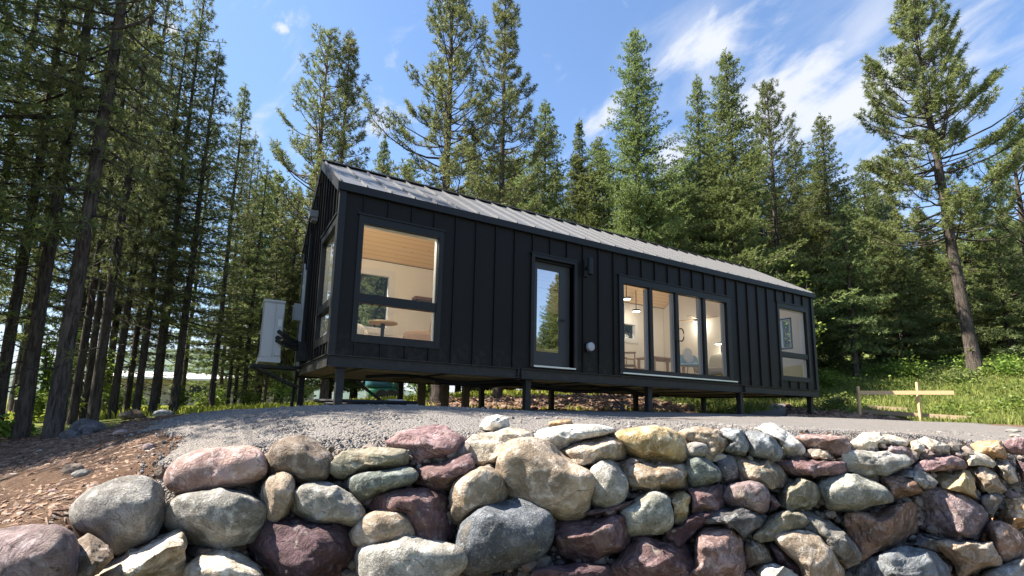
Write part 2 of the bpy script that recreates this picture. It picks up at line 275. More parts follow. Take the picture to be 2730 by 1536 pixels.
# region, family, colour, shape (r round, a angular, s slab), back offset in m, label, outline
ROCKS = [
('A','s','mauve','r',-.5,'broad dusty mauve boulder at the foot of the dirt slope, in the lower left corner','-120,1200 0,1130 120,1085 260,1065 420,1072 530,1110 585,1200 580,1330 560,1450 450,1580 150,1620 -120,1540'),
('A','t','brown','a',-.42,'small brown angular stone wedged between the mauve boulder and the round grey one','550,1250 620,1170 700,1115 800,1170 890,1250 890,1300 800,1400 660,1470 580,1420'),
('A','g','grey','r',-.08,'smooth round grey granite boulder, highest one on the dirt slope at left','565,1030 590,930 680,820 820,740 980,700 1110,690 1200,730 1260,820 1280,920 1250,1050 1180,1140 1060,1210 930,1260 850,1220 790,1140 680,1120 590,1090'),
('A','t','cream','a',-.2,'pale cream slanted slab rising to a point, at the bottom left','740,1420 860,1340 1050,1220 1220,1150 1400,1095 1440,1130 1440,1250 1470,1360 1460,1440 1380,1540 1000,1600 700,1560 640,1480'),
('A','t','pink','r',.05,'long pinkish rounded boulder on the top course at the left end of the wall','1355,660 1390,580 1480,510 1640,460 1860,430 1990,435 2060,490 2095,590 2070,650 1960,700 1800,740 1600,775 1450,770 1380,730'),
('A','g','lgrey','r',0,'coarse salt and pepper granite boulder under the long pinkish boulder','1345,1010 1365,920 1430,850 1560,790 1730,770 1900,785 2010,820 2080,880 2095,980 2060,1080 1980,1150 1880,1180 1780,1205 1640,1200 1480,1150 1400,1090'),
('A','t','cream','r',-.05,'cream boulder half cut off by the bottom edge under the salt and pepper granite','1470,1440 1560,1340 1680,1275 1820,1255 1940,1290 2020,1370 2060,1450 2060,1560 1800,1640 1560,1600'),
('B','t','brown','r',.05,'rounded dome of brownish grey stone on the top course beside the pinkish boulder','360,560 370,460 430,395 520,360 620,355 700,385 770,440 820,490 830,560 800,640 740,680 640,700 540,690 430,650 375,620'),
('B','t','olive','s',.08,'flat olive tan slab on the top course between the brown dome and the magenta rock','835,560 880,510 940,460 1080,440 1250,440 1400,455 1420,500 1410,560 1330,590 1180,610 1040,640 930,690 870,670 835,620'),
('B','s','magenta','a',.15,'bright magenta angular rock standing highest on the left half of the wall','1320,390 1420,320 1560,280 1700,265 1830,310 1920,370 1925,440 1890,490 1760,530 1620,570 1500,610 1430,560 1420,470'),
('B','g','green','r',.03,'greenish grey oblong stone under the olive slab','1000,690 1060,640 1230,620 1400,590 1480,610 1500,660 1470,710 1350,750 1220,780 1130,850 1080,860 1030,800'),
('B','s','purple','a',.03,'reddish purple wedge stone directly under the magenta rock','1500,620 1640,570 1800,520 1930,495 1945,560 1935,640 1850,720 1790,760 1700,750 1600,740 1510,710'),
('B','s','purple','a',0,'big dark purple block under the greenish stone and the reddish wedge','1100,930 1120,870 1200,800 1340,770 1480,740 1600,745 1760,770 1790,850 1825,1000 1810,1090 1740,1140 1600,1165 1510,1150 1480,1080 1420,1010 1330,940 1180,950'),
('B','t','tan','r',0,'small upright egg shaped tan stone below the brown dome','300,800 320,720 380,660 460,635 520,670 545,740 535,850 520,940 460,1000 390,1025 340,980 310,900'),
('B','t','lgrey','r',0,'grey boulder with a tan belly sloping down to the right, beside the egg shaped stone','550,860 580,770 650,715 770,710 900,750 990,810 1060,870 1085,930 1080,1000 1000,1045 900,1010 760,1020 640,970 560,930'),
('B','s','dpurple','a',-.03,'largest dark purple boulder with a sunlit left face, at the bottom of the wall','180,1180 240,1080 340,1010 480,980 570,970 680,1020 820,1035 920,1015 1000,1080 1050,1170 1055,1260 1010,1330 900,1440 800,1500 600,1560 380,1560 320,1450 240,1310'),
('B','t','tan','r',0,'smooth tan stone tucked between two purple boulders','1010,1150 1040,1060 1120,980 1230,935 1330,935 1420,980 1470,1050 1495,1110 1480,1160 1390,1185 1260,1205 1150,1225 1060,1200'),
('B','g','lgrey','r',-.05,'long pale grey granite boulder at the bottom edge left of the blue boulder','1080,1280 1130,1210 1280,1180 1460,1160 1650,1175 1780,1210 1840,1270 1855,1340 1810,1420 1700,1540 1400,1580 1150,1560 1085,1420'),
('C','t','tan','r',0,'upright tan boulder with a narrow top left of the largest tan boulder','25,760 60,700 150,640 250,600 330,610 400,650 435,740 425,840 370,890 250,920 150,980 80,1030 40,1000 20,880'),
('C','g','blue','r',-.05,'big dark blue grey rounded boulder in the middle of the lowest course','60,1180 110,1080 200,980 330,910 500,855 610,870 700,930 760,1010 780,1090 765,1170 720,1250 620,1320 450,1380 250,1410 100,1405 55,1330'),
('C','t','cream','s',.12,'long cream slab on the top course right of the magenta rock','135,385 200,340 320,310 460,280 560,285 645,310 640,380 540,405 470,420 420,480 390,520 340,570 260,580 190,540 160,470'),
('C','t','white','s',.12,'brightest nearly white slab tapering to the right on top of the wall','680,340 720,290 830,265 990,245 1160,250 1260,270 1310,295 1240,330 1060,360 960,390 880,430 800,430 700,400'),
('C','t','tan','r',0,'largest tan boulder near the middle of the wall','400,590 430,500 480,430 560,395 680,385 790,410 850,470 930,530 1020,580 1110,650 1115,760 1090,860 1040,930 950,965 850,965 750,930 640,880 520,830 450,740 410,660'),
('C','t','tan','s',.06,'tan wedge slab leaning under the brightest white slab','865,450 930,410 1080,380 1230,350 1330,360 1360,410 1385,470 1380,520 1290,545 1150,560 1030,575 960,520 900,480'),
('C','t','ochre','r',.1,'yellow ochre boulder on the top course in the middle','1340,350 1370,310 1470,285 1600,270 1700,275 1790,320 1860,390 1865,470 1850,530 1750,540 1600,525 1480,500 1390,440'),
('C','g','lgrey','r',0,'pale speckled upright egg of granite right of the largest tan boulder','1120,640 1150,580 1220,545 1290,550 1350,610 1395,680 1400,770 1370,840 1300,890 1210,895 1140,870 1110,800 1125,710'),
('C','t','dtan','a',.03,'squared tan brown block under the ochre boulder','1350,560 1420,530 1560,540 1720,545 1850,550 1900,590 1910,700 1895,765 1780,770 1600,770 1440,750 1400,680'),
('C','g','green','r',.05,'green grey stone against the right end of the squared tan block','1870,510 1960,495 2050,540 2130,610 2135,680 2060,710 1990,740 1920,740 1890,640'),
('C','g','lgreen','r',0,'pale grey green lumpy boulder beside the small yellow stone','1355,930 1440,890 1500,820 1600,800 1690,810 1740,880 1755,980 1750,1060 1690,1100 1560,1110 1420,1120 1395,1050 1370,980'),
('C','t','ochre','a',.04,'small yellow stone right of the pale grey green boulder','1725,830 1790,785 1860,780 1910,810 1915,930 1900,1020 1850,1060 1780,1050 1758,980 1748,880'),
('C','s','purple','a',0,'broken maroon boulder with pink chips on it, right of the blue boulder','820,1000 900,970 1100,960 1210,990 1290,975 1350,1000 1410,1080 1430,1180 1420,1240 1350,1270 1200,1300 1000,1310 900,1290 840,1180'),
('C','s','pink','a',.02,'small pink chunk lying on the broken maroon boulder','1215,930 1270,905 1330,930 1335,980 1260,990 1215,970'),
('C','s','dpurple','a',-.05,'flat topped dark purple stone at the bottom edge under the broken maroon boulder','700,1400 860,1370 1050,1350 1260,1360 1290,1420 1290,1580 700,1580'),
('C','s','purple','a',-.02,'large rough purple boulder at the bottom edge left of the pink angular rock','1290,1420 1330,1360 1430,1230 1500,1160 1560,1150 1640,1180 1720,1170 1860,1220 1950,1420 1950,1560 1300,1580'),
('C','t','white','a',.3,'small white rock sitting on the gravel above the long cream slab','235,260 290,190 370,172 455,195 460,250 420,300 330,300 260,290'),
('C','t','orange','s',.45,'tiny sandy block lying on the gravel edge above the brightest slab','790,225 860,212 950,207 970,240 900,255 790,255'),
('D','g','grey','r',.05,'small grey stone right of the ochre boulder','65,420 130,390 220,390 255,430 245,490 150,505 75,490'),
('D','t','dtan','s',.12,'layered tan slab on top between the ochre boulder and the blue grey stones','50,310 150,270 290,280 370,310 425,370 400,420 320,480 260,530 230,500 255,430 200,390 90,380'),
('D','g','lblue','a',.1,'flat blue grey stone with an olive belly on the top course','330,310 420,280 530,290 570,340 580,420 560,470 440,485 340,475 400,420 430,370'),
('D','g','lblue','r',.08,'oval blue grey stone leaning against the pale peaked rock','570,310 640,305 740,330 810,390 840,450 820,510 770,525 680,500 590,480 575,400'),
('D','t','white','a',.15,'pale peaked rock on the top course below the far end of the cabin','660,290 720,245 790,240 860,280 930,330 1000,400 1025,450 1010,490 900,510 850,500 840,440 800,370 740,320'),
('D','s','pink','s',.12,'pink flat topped rock on the top course right of the peaked rock','985,350 1040,330 1180,330 1350,345 1390,400 1385,480 1340,495 1250,490 1200,450 1110,440 1050,420'),
('D','t','dtan','a',.03,'brownish oblong boulder under the two blue grey stones','480,500 620,505 740,520 820,570 875,640 880,700 850,740 750,745 640,710 540,690 500,640'),
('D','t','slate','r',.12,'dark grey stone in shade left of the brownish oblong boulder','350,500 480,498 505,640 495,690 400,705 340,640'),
('D','s','purple','s',.04,'long flat purple slab under the pink flat topped rock','820,560 880,540 1100,530 1350,540 1370,600 1350,650 1150,660 930,665 870,620'),
('D','t','tan','a',.06,'small tan stone squeezed under the pink flat topped rock','1080,470 1140,440 1210,455 1255,520 1200,532 1100,515'),
('D','s','purple','a',0,'square purple block right of the small yellow stone','120,760 240,740 360,730 385,790 370,870 340,920 240,945 125,950'),
('D','s','mauve','r',0,'mauve brown dome in the middle course right of the square purple block','395,830 430,750 500,710 600,700 680,720 730,780 745,860 735,930 640,940 520,890 420,870'),
('D','t','olive','a',.02,'olive tan rounded stone under the long purple slab','820,770 880,700 980,680 1080,700 1135,750 1145,820 1110,880 1040,920 920,910 840,880'),
('D','s','purple','a',.05,'little purple wedge between the mauve dome and the olive stone','740,790 790,825 832,880 800,925 745,935'),
('E','g','lgreen','r',0,'big grey green boulder with a smooth rounded top left of the red orange stone','-135,740 -80,680 0,660 150,655 280,700 380,770 410,830 400,860 280,880 180,910 60,935 -50,910 -115,820'),
('D','s','slate','s',0,'rough slate coloured slab with a pale broken edge above the pink angular rock','130,980 300,920 500,910 640,950 720,1000 690,1060 600,1100 540,1150 480,1080 380,1030 220,1040'),
('D','t','olive','s',0,'olive flat stone with a lighter curved top under the olive tan rounded one','640,1130 740,1010 760,960 900,915 1000,960 1040,1020 1020,1070 900,1110 780,1150 700,1165'),
('D','s','grey','s',-.02,'long grey slab slanting down to the right under the grey green boulder','980,930 1080,940 1180,990 1300,1080 1400,1180 1460,1270 1440,1320 1350,1360 1290,1300 1200,1190 1090,1120 1020,1080 1045,1020'),
('D','s','pink','a',-.05,'large pink red angular rock with a bright cracked left face','170,1130 220,1050 330,1040 430,1050 500,1110 545,1200 550,1330 540,1480 200,1540 100,1440 160,1380 165,1250'),
('D','t','dtan','a',.05,'plain brown tan stone tucked right of the pink angular rock','550,1200 600,1150 680,1170 750,1250 770,1330 700,1350 600,1360 555,1320'),
('D','t','tan','r',-.03,'tan boulder with a deep shadow on its left side at the bottom edge','790,1150 900,1120 1050,1110 1170,1160 1250,1230 1300,1330 1320,1450 1200,1580 1050,1560 1000,1380 900,1280'),
('D','t','white','a',-.06,'white lumpy stone cut off by the bottom edge','640,1420 700,1360 770,1350 880,1400 980,1440 1010,1540 680,1580'),
('E','s','rust','a',0,'large squared reddish brown block in the lower right','60,980 100,950 300,945 480,880 580,865 620,920 640,1010 635,1120 520,1190 400,1215 310,1240 240,1290 180,1280 150,1200 100,1080'),
('E','t','cream','s',.18,'cream arched slab on top of the right half of the wall','105,400 180,350 230,315 330,315 470,340 580,380 570,430 430,405 330,430 280,465 140,450'),
('E','t','cream','a',.16,'small cream lump right of the arched slab','590,385 640,370 700,420 705,480 640,490 590,450'),
('E','t','cream','a',.2,'pale tan round topped stone at the gravel edge right of the small cream lump','650,380 705,345 800,380 885,410 885,460 820,482 720,460'),
('E','t','lgrey','a',.05,'long whitish grey boulder under the arched slab','80,490 130,460 250,455 400,465 520,490 590,540 560,580 470,620 380,660 220,640 100,600 75,550'),
('E','s','mauve','a',.1,'lumpy mauve stone behind the long whitish grey boulder','310,460 370,410 470,400 560,430 610,490 620,550 570,570 520,500 420,470'),
('E','t','grey','a',.06,'grey wedge stone below the mauve pink slab','400,655 520,592 620,590 720,630 785,700 770,740 680,750 600,690 480,680'),
('E','s','magenta','s',.08,'mauve pink slab with a curved sunlit top','600,580 680,530 780,500 900,495 1000,530 1030,570 1010,600 880,610 700,610'),
('E','t','cream','s',.12,'cream slab sloping down to the right beside the mauve pink slab','890,450 960,440 1080,450 1180,490 1250,550 1220,580 1150,560 1060,565 1000,520'),
('E','t','orange','a',.15,'bright orange block on the top course at the right','1080,410 1130,380 1300,375 1330,430 1350,500 1330,520 1240,510 1130,460'),
('E','s','magenta','r',.15,'rosy boulder at the right edge of the picture on the top course','1330,400 1400,350 1500,355 1580,400 1580,470 1480,480 1360,470'),
('E','t','ochre','a',.03,'ochre brown lumpy stone under the mauve pink slab','760,660 820,610 950,600 1050,620 1090,680 1080,770 1110,820 980,780 830,750'),
('E','t','tan','a',.04,'sunlit tan boulder with a dark right side beside the ochre brown stone','1030,600 1100,570 1180,570 1240,610 1300,700 1350,770 1280,790 1150,790 1100,720'),
('E','s','rust','a',.02,'small red orange angular stone with a bright cracked front','370,670 520,660 620,700 680,780 620,800 500,822 420,830 390,760'),
('E','s','mauve','a',0,'large mauve boulder with a flat cracked upper face in the lower right','650,800 720,765 850,760 980,780 1080,840 1170,900 1185,970 1160,1090 1120,1170 950,1150 800,1130 645,1080 640,940'),
('E','t','orange','a',0,'orange and cream broken stone at the right edge below the tan boulder','1250,930 1330,850 1400,810 1500,830 1580,900 1580,1050 1440,1055 1380,1080 1250,1020'),
('E','t','rust','r',-.02,'rust brown rounded boulder beside the pale tan block at right','1200,1100 1220,1030 1330,1030 1430,1080 1490,1160 1480,1260 1420,1330 1310,1350 1270,1250 1230,1160'),
('E','t','tan','a',-.05,'pale tan squared block with a crack, near the lower right corner','800,1190 900,1170 1080,1190 1220,1190 1290,1330 1300,1370 1160,1400 1000,1460 930,1330 860,1260'),
('E','s','lblue','s',-.05,'wide blue grey slab at the bottom edge in the lower right','170,1330 330,1280 560,1210 720,1260 790,1310 850,1380 860,1450 760,1560 200,1580 110,1440'),
('E','t','cream','a',.06,'cream topped stone with a dark side near the right edge under the orange block','1260,560 1360,540 1420,600 1440,690 1370,705 1310,640'),
('E','s','purple','a',.08,'dark purple stone cut off by the right edge below the rosy boulder','1430,530 1560,515 1590,560 1580,690 1470,690'),
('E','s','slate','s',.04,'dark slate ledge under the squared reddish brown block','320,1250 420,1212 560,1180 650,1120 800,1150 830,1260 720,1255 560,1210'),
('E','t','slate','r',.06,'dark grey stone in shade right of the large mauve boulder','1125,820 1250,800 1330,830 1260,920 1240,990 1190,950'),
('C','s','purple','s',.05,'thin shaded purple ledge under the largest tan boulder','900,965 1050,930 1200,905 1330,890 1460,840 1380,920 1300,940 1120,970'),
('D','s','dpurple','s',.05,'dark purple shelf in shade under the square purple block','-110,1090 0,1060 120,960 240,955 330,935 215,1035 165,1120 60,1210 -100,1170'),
('D','s','dpurple','a',.08,'dark purple stone deep in shade left of the tan boulder at the bottom edge','710,1165 790,1170 900,1275 1000,1380 1050,1510 900,1450 790,1350'),  # dark stone added where there is only a deeply shaded hole
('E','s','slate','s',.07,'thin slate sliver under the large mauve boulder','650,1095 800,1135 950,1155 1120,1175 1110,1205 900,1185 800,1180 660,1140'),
('A','t','brown','a',.08,'dark brown stone in the gap above the largest dark purple boulder','1500,1200 1650,1210 1790,1215 1900,1190 1960,1180 1930,1290 1820,1250 1680,1270 1560,1330 1490,1300'),
('E','g','grey','r',-.05,'dark grey stone in the lower right corner of the picture','1300,1380 1420,1340 1560,1290 1600,1580 1170,1580 1170,1420'),
]
_ICO = {}
def ico(n):
    if n not in _ICO:
        import bmesh
        bm = bmesh.new(); bmesh.ops.create_icosphere(bm, subdivisions=n, radius=1)
        V = np.array([v.co[:] for v in bm.verts]); F = np.array([[v.index for v in f.verts] for f in bm.faces]); bm.free(); _ICO[n] = (V, F)
    return _ICO[n]
def chaikin(P, it):
    for _ in range(it):
        Q = np.roll(P, -1, 0); P = np.stack([.75*P+.25*Q, .25*P+.75*Q], 1).reshape(-1, 2)
    return P
def wall_depth(px, py, back):
    r = ray(px, py); rf = r@HF; ra = r@HR; b = 3.2
    for _ in range(25): b = .5*b+.5*float(wall_b(ra/rf*b))
    p = CAM+r*(b/rf)
    zt = float(top_ab(np.array([ra/rf*b]), np.array([b+.4]))[0])
    bb = b-.20*max(0, zt-p[2])+back+.05
    return bb/rf
def make_rock(spec, seed):
    reg, fam, colk, shp, back, label, pts = spec
    ox, oy, k = RG[reg]
    P = np.array([[float(c) for c in q.split(',')] for q in pts.split()])*k+np.array([ox, oy])
    P = chaikin(P, 2 if shp == 'r' else 0)
    c = (P.min(0)+P.max(0))/2; ar = .5*np.sum(P[:, 0]*np.roll(P[:, 1], -1)-np.roll(P[:, 0], -1)*P[:, 1])
    cx = np.sum((P[:, 0]+np.roll(P[:, 0], -1))*(P[:, 0]*np.roll(P[:, 1], -1)-np.roll(P[:, 0], -1)*P[:, 1]))/(6*ar)
    cy = np.sum((P[:, 1]+np.roll(P[:, 1], -1))*(P[:, 0]*np.roll(P[:, 1], -1)-np.roll(P[:, 0], -1)*P[:, 1]))/(6*ar)
    c = np.array([cx, cy])
    d = wall_depth(c[0], c[1], back)
    L = (P-c)*d/FPX; L[:, 1] *= -1
    L *= 1.145
    nth = 360; th = np.arange(nth)*2*math.pi/nth; R = np.zeros(nth)
    A0 = L; A1 = np.roll(L, -1, 0)
    for i, t in enumerate(th):
        dv = np.array([math.cos(t), math.sin(t)]); e = A1-A0
        den = dv[0]*e[:, 1]-dv[1]*e[:, 0]; den = np.where(abs(den) < 1e-12, 1e-12, den)
        tt = (A0[:, 0]*e[:, 1]-A0[:, 1]*e[:, 0])/den; uu = (A0[:, 0]*dv[1]-A0[:, 1]*dv[0])/den
        ok = (uu >= -1e-6) & (uu <= 1+1e-6) & (tt > 0); R[i] = tt[ok].max() if ok.any() else .05
    w, h = np.ptp(L[:, 0]), np.ptp(L[:, 1]); size = math.sqrt(w*h)
    rng = random.Random(seed*7+3)
    dep = .5*min(size, .42)*(1.0 if shp == 'r' else .95)+.04
    V, F = ico(5 if size > .16 else 4); V = V.copy()
    p = {'r': 2.7, 'a': 6.0, 's': 6.5}[shp]
    rho = np.hypot(V[:, 0], V[:, 1]); kk = (rho**p+np.abs(V[:, 2])**p)**(-1/p)
    N = np.stack([V[:, 0]*kk, V[:, 1]*kk, V[:, 2]*kk], -1)      # z toward the camera
    ncut = {'r': 7, 'a': 18, 's': 14}[shp]
    for i in range(ncut):
        n = np.array([rng.gauss(0, .8), rng.gauss(.15, .75), abs(rng.gauss(.45, .4))]); n /= np.linalg.norm(n)
        off = rng.uniform(.78, .95) if shp == 'r' else rng.uniform(.62, .88)
        off *= np.max(N@n)
        ex = np.maximum(0, N@n-off); N -= (ex*(.75 if shp == 'r' else .95))[:, None]*n
    if shp == 'a' or shp == 's':                                # tilt the top back so the sun finds an edge
        n = np.array([rng.uniform(-.4, .1), .85, .45]); n /= np.linalg.norm(n); off = .8*np.max(N@n)
        ex = np.maximum(0, N@n-off); N -= (ex*.95)[:, None]*n
    # back onto the traced outline: the silhouette must reach it all round
    rh = np.hypot(N[:, 0], N[:, 1]); bi = ((np.arctan2(N[:, 1], N[:, 0]) % (2*math.pi))/(2*math.pi)*48).astype(int) % 48
    mxr = np.array([rh[bi == k].max() if (bi == k).any() else 1 for k in range(48)]); bc = (np.arange(48)+.5)*2*math.pi/48
    tt = np.arctan2(N[:, 1], N[:, 0]) % (2*math.pi); N[:, :2] /= np.interp(tt, bc, mxr, period=2*math.pi)[:, None]
    tt = np.arctan2(N[:, 1], N[:, 0]) % (2*math.pi); Rv = np.interp(tt, np.append(th, 2*math.pi), np.append(R, R[0]))
    X = np.stack([N[:, 0]*Rv, N[:, 1]*Rv, N[:, 2]*dep], -1)
    o = Vector((rng.uniform(-50, 50), rng.uniform(-50, 50), rng.uniform(-50, 50)))
    nrm = X/(np.linalg.norm(X, axis=1)[:, None]+1e-9)
    s1 = 2.2/size; amp = size*(.030 if shp == 'r' else .046); tilt = rng.uniform(-.5, .5); lay = rng.uniform(3.0, 5.0)/size; disp = np.empty(len(X))
    for i, x in enumerate(X):
        q = Vector(x)+o
        f = noise.fractal(q*s1, .9, 2.1, 4)
        if shp != 'r':
            cell = noise.voronoi(Vector((q.x*s1*1.3, q.y*s1*2.2, q.z*s1*1.6)))[0]; f = .22*f+.55*(cell[1]-cell[0]-.3)
            f += .3*noise.fractal(Vector((q.x*s1*.8, q.y*s1*5, q.z*s1)), .8, 2.1, 3)
            if fam == 's':
                u_ = (x[1]+tilt*x[0]+.06*size*noise.noise(q*s1*1.5))*lay; fr_ = u_-math.floor(u_); f += .9*(min(1, fr_*4)-.5)*(.5+.5*noise.noise(Vector((math.floor(u_)*3.7, q.x*s1, 1))))
        disp[i] = f+(.30 if shp == 'r' else .42)*noise.fractal(q*s1*4.5, .75, 2.2, 3)
    X += nrm*(amp*disp)[:, None]
    # local axes: camera right / up / toward camera
    W = X[:, :1]*CR+X[:, 1:2]*CU-X[:, 2:3]*ray(c[0], c[1])
    dl = X[:, 2].max()-dep*.5; W *= (d+dl)/d; ctr = atD(c[0], c[1], d+dl)
    g = G(); g.add(W, None, F); o_ = obj('boulder', g, RM[fam], None, True, None)
    o_.location = ctr
    cc = RC[colk]; j = rng.uniform(.9, 1.1); j *= .92 if colk in ('white', 'cream') else .94; o_.color = (min(1, cc[0]*j), min(1, cc[1]*j), min(1, cc[2]*j), 1)
    tag(o_, label, 'boulder', 'boulders of the dry stacked retaining wall')
    return ctr, d, P
random.seed(4)
for i, s in enumerate(ROCKS): make_rock(s, i)
# ------------------------------------------------------------------ small stone (stuff)
def stones_geo(pts, sizes, rng, flat=(.5, .8), slope=False):
    """many little 12-vertex stones in one mesh"""
    V, F = ico(1); V = V[:12] if False else V
    n = len(pts); V = np.array([v for v in V]); k = len(V)
    base = V[None]*(1+rng.uniform(-.28, .28, (n, k, 1)))
    sc = np.stack([rng.uniform(.7, 1.3, n), rng.uniform(.5, 1.0, n), rng.uniform(*flat, n)], -1)*np.asarray(sizes)[:, None]
    X = base*sc[:, None]
    a = rng.uniform(0, 2*math.pi, n); b = rng.normal(0, .35, n)
    ca, sa, cb, sb = np.cos(a), np.sin(a), np.cos(b), np.sin(b)
    x = X[..., 0]*cb[:, None]+X[..., 2]*sb[:, None]; z = -X[..., 0]*sb[:, None]+X[..., 2]*cb[:, None]; y = X[..., 1]
    W = np.stack([x*ca[:, None]-y*sa[:, None], x*sa[:, None]+y*ca[:, None], z], -1)
    if slope:                                                   # lie on the slope
        p = np.asarray(pts); q = lambda dx, dy: ground_ab(*ab(p[:, 0]+dx, p[:, 1]+dy))
        gx = np.clip((q(.03, 0)-q(-.03, 0))/.06, -1.5, 1.5); gy = np.clip((q(0, .03)-q(0, -.03))/.06, -1.5, 1.5)
        W[..., 2] += W[..., 0]*gx[:, None]+W[..., 1]*gy[:, None]
    W = W+np.asarray(pts)[:, None]
    Fa = (F[None]+np.arange(n)[:, None, None]*k).reshape(-1, 3)
    g = G(); g.add(W.reshape(-1, 3), None, Fa); return g
def island_mat(name, stops, rough=.85, var_scale=1.0):
    m, t, out = newmat(name); ge = t.new('ShaderNodeNewGeometry'); tc = t.new('ShaderNodeTexCoord').outputs['Object']
    c = t.ramp(ge.outputs['Random Per Island'], stops)
    c = t.mix(t.math('MULTIPLY', t.noise(tc, 60*var_scale, 4), .5), c, (.05, .045, .04))
    principled(t, out, base=c, rough=rough, spec=.25); return m
# the wall runs on past the right edge of the picture: copies of some of the boulders
_src = [o for o in COL.objects if o.name.startswith('boulder')]
_rr = random.Random(77)
for row, py in enumerate((1215, 1275, 1345, 1425, 1510)):
    px = 2790+row*17
    while px < 3420:
        o = _rr.choice(_src[44:80]); c = o.copy(); COL.objects.link(c)
        c['label'] = 'boulder of the dry stacked wall beyond the right edge of the picture'; c['group'] = 'boulders of the wall beyond the picture'
        c.location = atD(px, py, wall_depth(px, py, .02)); w = o.dimensions.length*.5; k = _rr.uniform(.85, 1.15); c.scale = (k, k, k)
        c.rotation_euler = (0, 0, _rr.uniform(-.25, .25)); px += 118+_rr.uniform(-10, 25)
# ------------------------------------------------------------------ ground sheets
NR = np.random.default_rng(11)
def grid_sheet(name, A, B, zoff, mat, label=None, mask=None, kind='structure'):
    AA, BB = np.meshgrid(A, B, indexing='ij'); Z = ground_ab(AA, BB)
    X, Y = xy(AA, BB)
    rough = np.array([noise.fractal(Vector((x*1.7, y*1.7, 3)), 1, 2, 4) for x, y in zip(X.ravel(), Y.ravel())]).reshape(X.shape)
    near = np.clip((40-np.hypot(AA, BB))/30, 0, 1)
    if mask is None: Z = Z+rough*.012*near+zoff-.07*np.clip(np.maximum(dirt_mask(AA, BB, X, Y, rough), pad_mask(AA, BB, X, Y, rough))*3, 0, 1)*(near > 0)
    else: Z = Z+rough*.012*near+zoff-np.clip(1-mask(AA, BB, X, Y, rough), 0, 1)*(.10+zoff)
    n, m = AA.shape; i = np.arange(n-1)[:, None]*m; j = np.arange(m-1)[None]
    q = np.stack([i+j, i+m+j, i+m+j+1, i+j+1], -1).reshape(-1, 4)
    g = G(); g.add(np.stack([X, Y, Z], -1).reshape(-1, 3), q)
    o = obj(name, g, mat, None, True); tag(o, label, None, None, kind); return o
def edge_r(a, b): q = a/np.maximum(b, .5); return np.where(q > .60, 13.7-13.2*(q-.68), 60)
def pad_mask(a, b, X, Y, r):
    s = b-wall_b(a)
    m = np.minimum((s-.16)/.10, (a+1.95-.32*(b-3.6)*(-1)+.55*r)/.35)      # from the wall to its left edge
    left = (a+.69*b+.25*r)/.25
    m = np.minimum((s-.10+.05*r)/.08, np.minimum(left, (2.9+.8*r-Y)/.6))
    m = np.minimum(m, (edge_r(a, b)-b+.5*r)/.3)
    return m
def dirt_mask(a, b, X, Y, r):
    s = b-wall_b(a)
    left = np.minimum((-.45*b-a+.3*r)/.3, (6.6+a*.3-b+.8*r+2.0)/.6)
    back = np.minimum((Y-3.6+.6*r)/.5, (np.where(X > 0, 8.2, 4.5)+1.2*r-Y)/.5); back = np.minimum(back, (X-1+r)/1.)
    back = np.minimum(back, (14-X)/1)
    right = np.where(a/np.maximum(b, .5) > .6, (edge_r(a, b)+2.4+.8*r-b)/.4, -1)
    face = (.45-s)/.1
    return np.maximum(np.maximum(left, back), np.maximum(right, np.where((a > -4) & (a < 8), face, -1)))
def ground_mat():
    m, t, out = newmat('ground'); tc = t.new('ShaderNodeTexCoord').outputs['Object']
    n1 = t.noise(tc, .35, 6, .6); n2 = t.noise(tc, 6, 6, .7); n3 = t.noise(tc, 45, 4, .7)
    c = t.mix(t.sramp(n1, .38, .62), (.10, .13, .03), (.18, .20, .05))
    c = t.mix(t.sramp(n2, .5, .72), c, (.07, .055, .03)); c = t.mix(t.sramp(n3, .5, .7), c, (.19, .18, .07))
    principled(t, out, base=c, rough=.95, spec=.1, normal=t.bump(t.math('ADD', n2, n3), .7, .05)); return m
def gravel_mat():
    m, t, out = newmat('gravel'); tc = t.new('ShaderNodeTexCoord').outputs['Object']
    n1 = t.noise(tc, .8, 5, .6); v = t.vor(tc, 70); v2 = t.vor(tc, 150); n3 = t.noise(tc, 130, 3, .7)
    c = t.ramp(v.outputs['Color'], [(0, (0.148, 0.141, 0.133)), (.35, (0.229, 0.215, 0.200)), (.7, (0.281, 0.255, 0.233)), (1, (0.370, 0.340, 0.311))])
    c2 = t.ramp(v2.outputs['Color'], [(0, (0.141, 0.133, 0.130)), (.5, (0.244, 0.226, 0.207)), (1, (0.340, 0.311, 0.281))])
    c = t.mix(.5, c, c2)
    c = t.mix(t.math('MULTIPLY', t.sramp(t.noise(tc, 3.3, 5, .65), .48, .68), .35), c, (.20, .18, .16))
    c = t.mix(t.math('MULTIPLY', t.sramp(n1, .42, .65), .5), c, (0.266, 0.222, 0.185))
    c = t.mix(t.math('MULTIPLY', t.sramp(v.outputs['Distance'], .35, .75), .55), c, (0.074, 0.067, 0.063))
    h = t.math('SUBTRACT', t.math('MULTIPLY', n3, .3), v.outputs['Distance'])
    principled(t, out, base=c, rough=.9, spec=.2, normal=t.bump(h, .9, .02)); return m
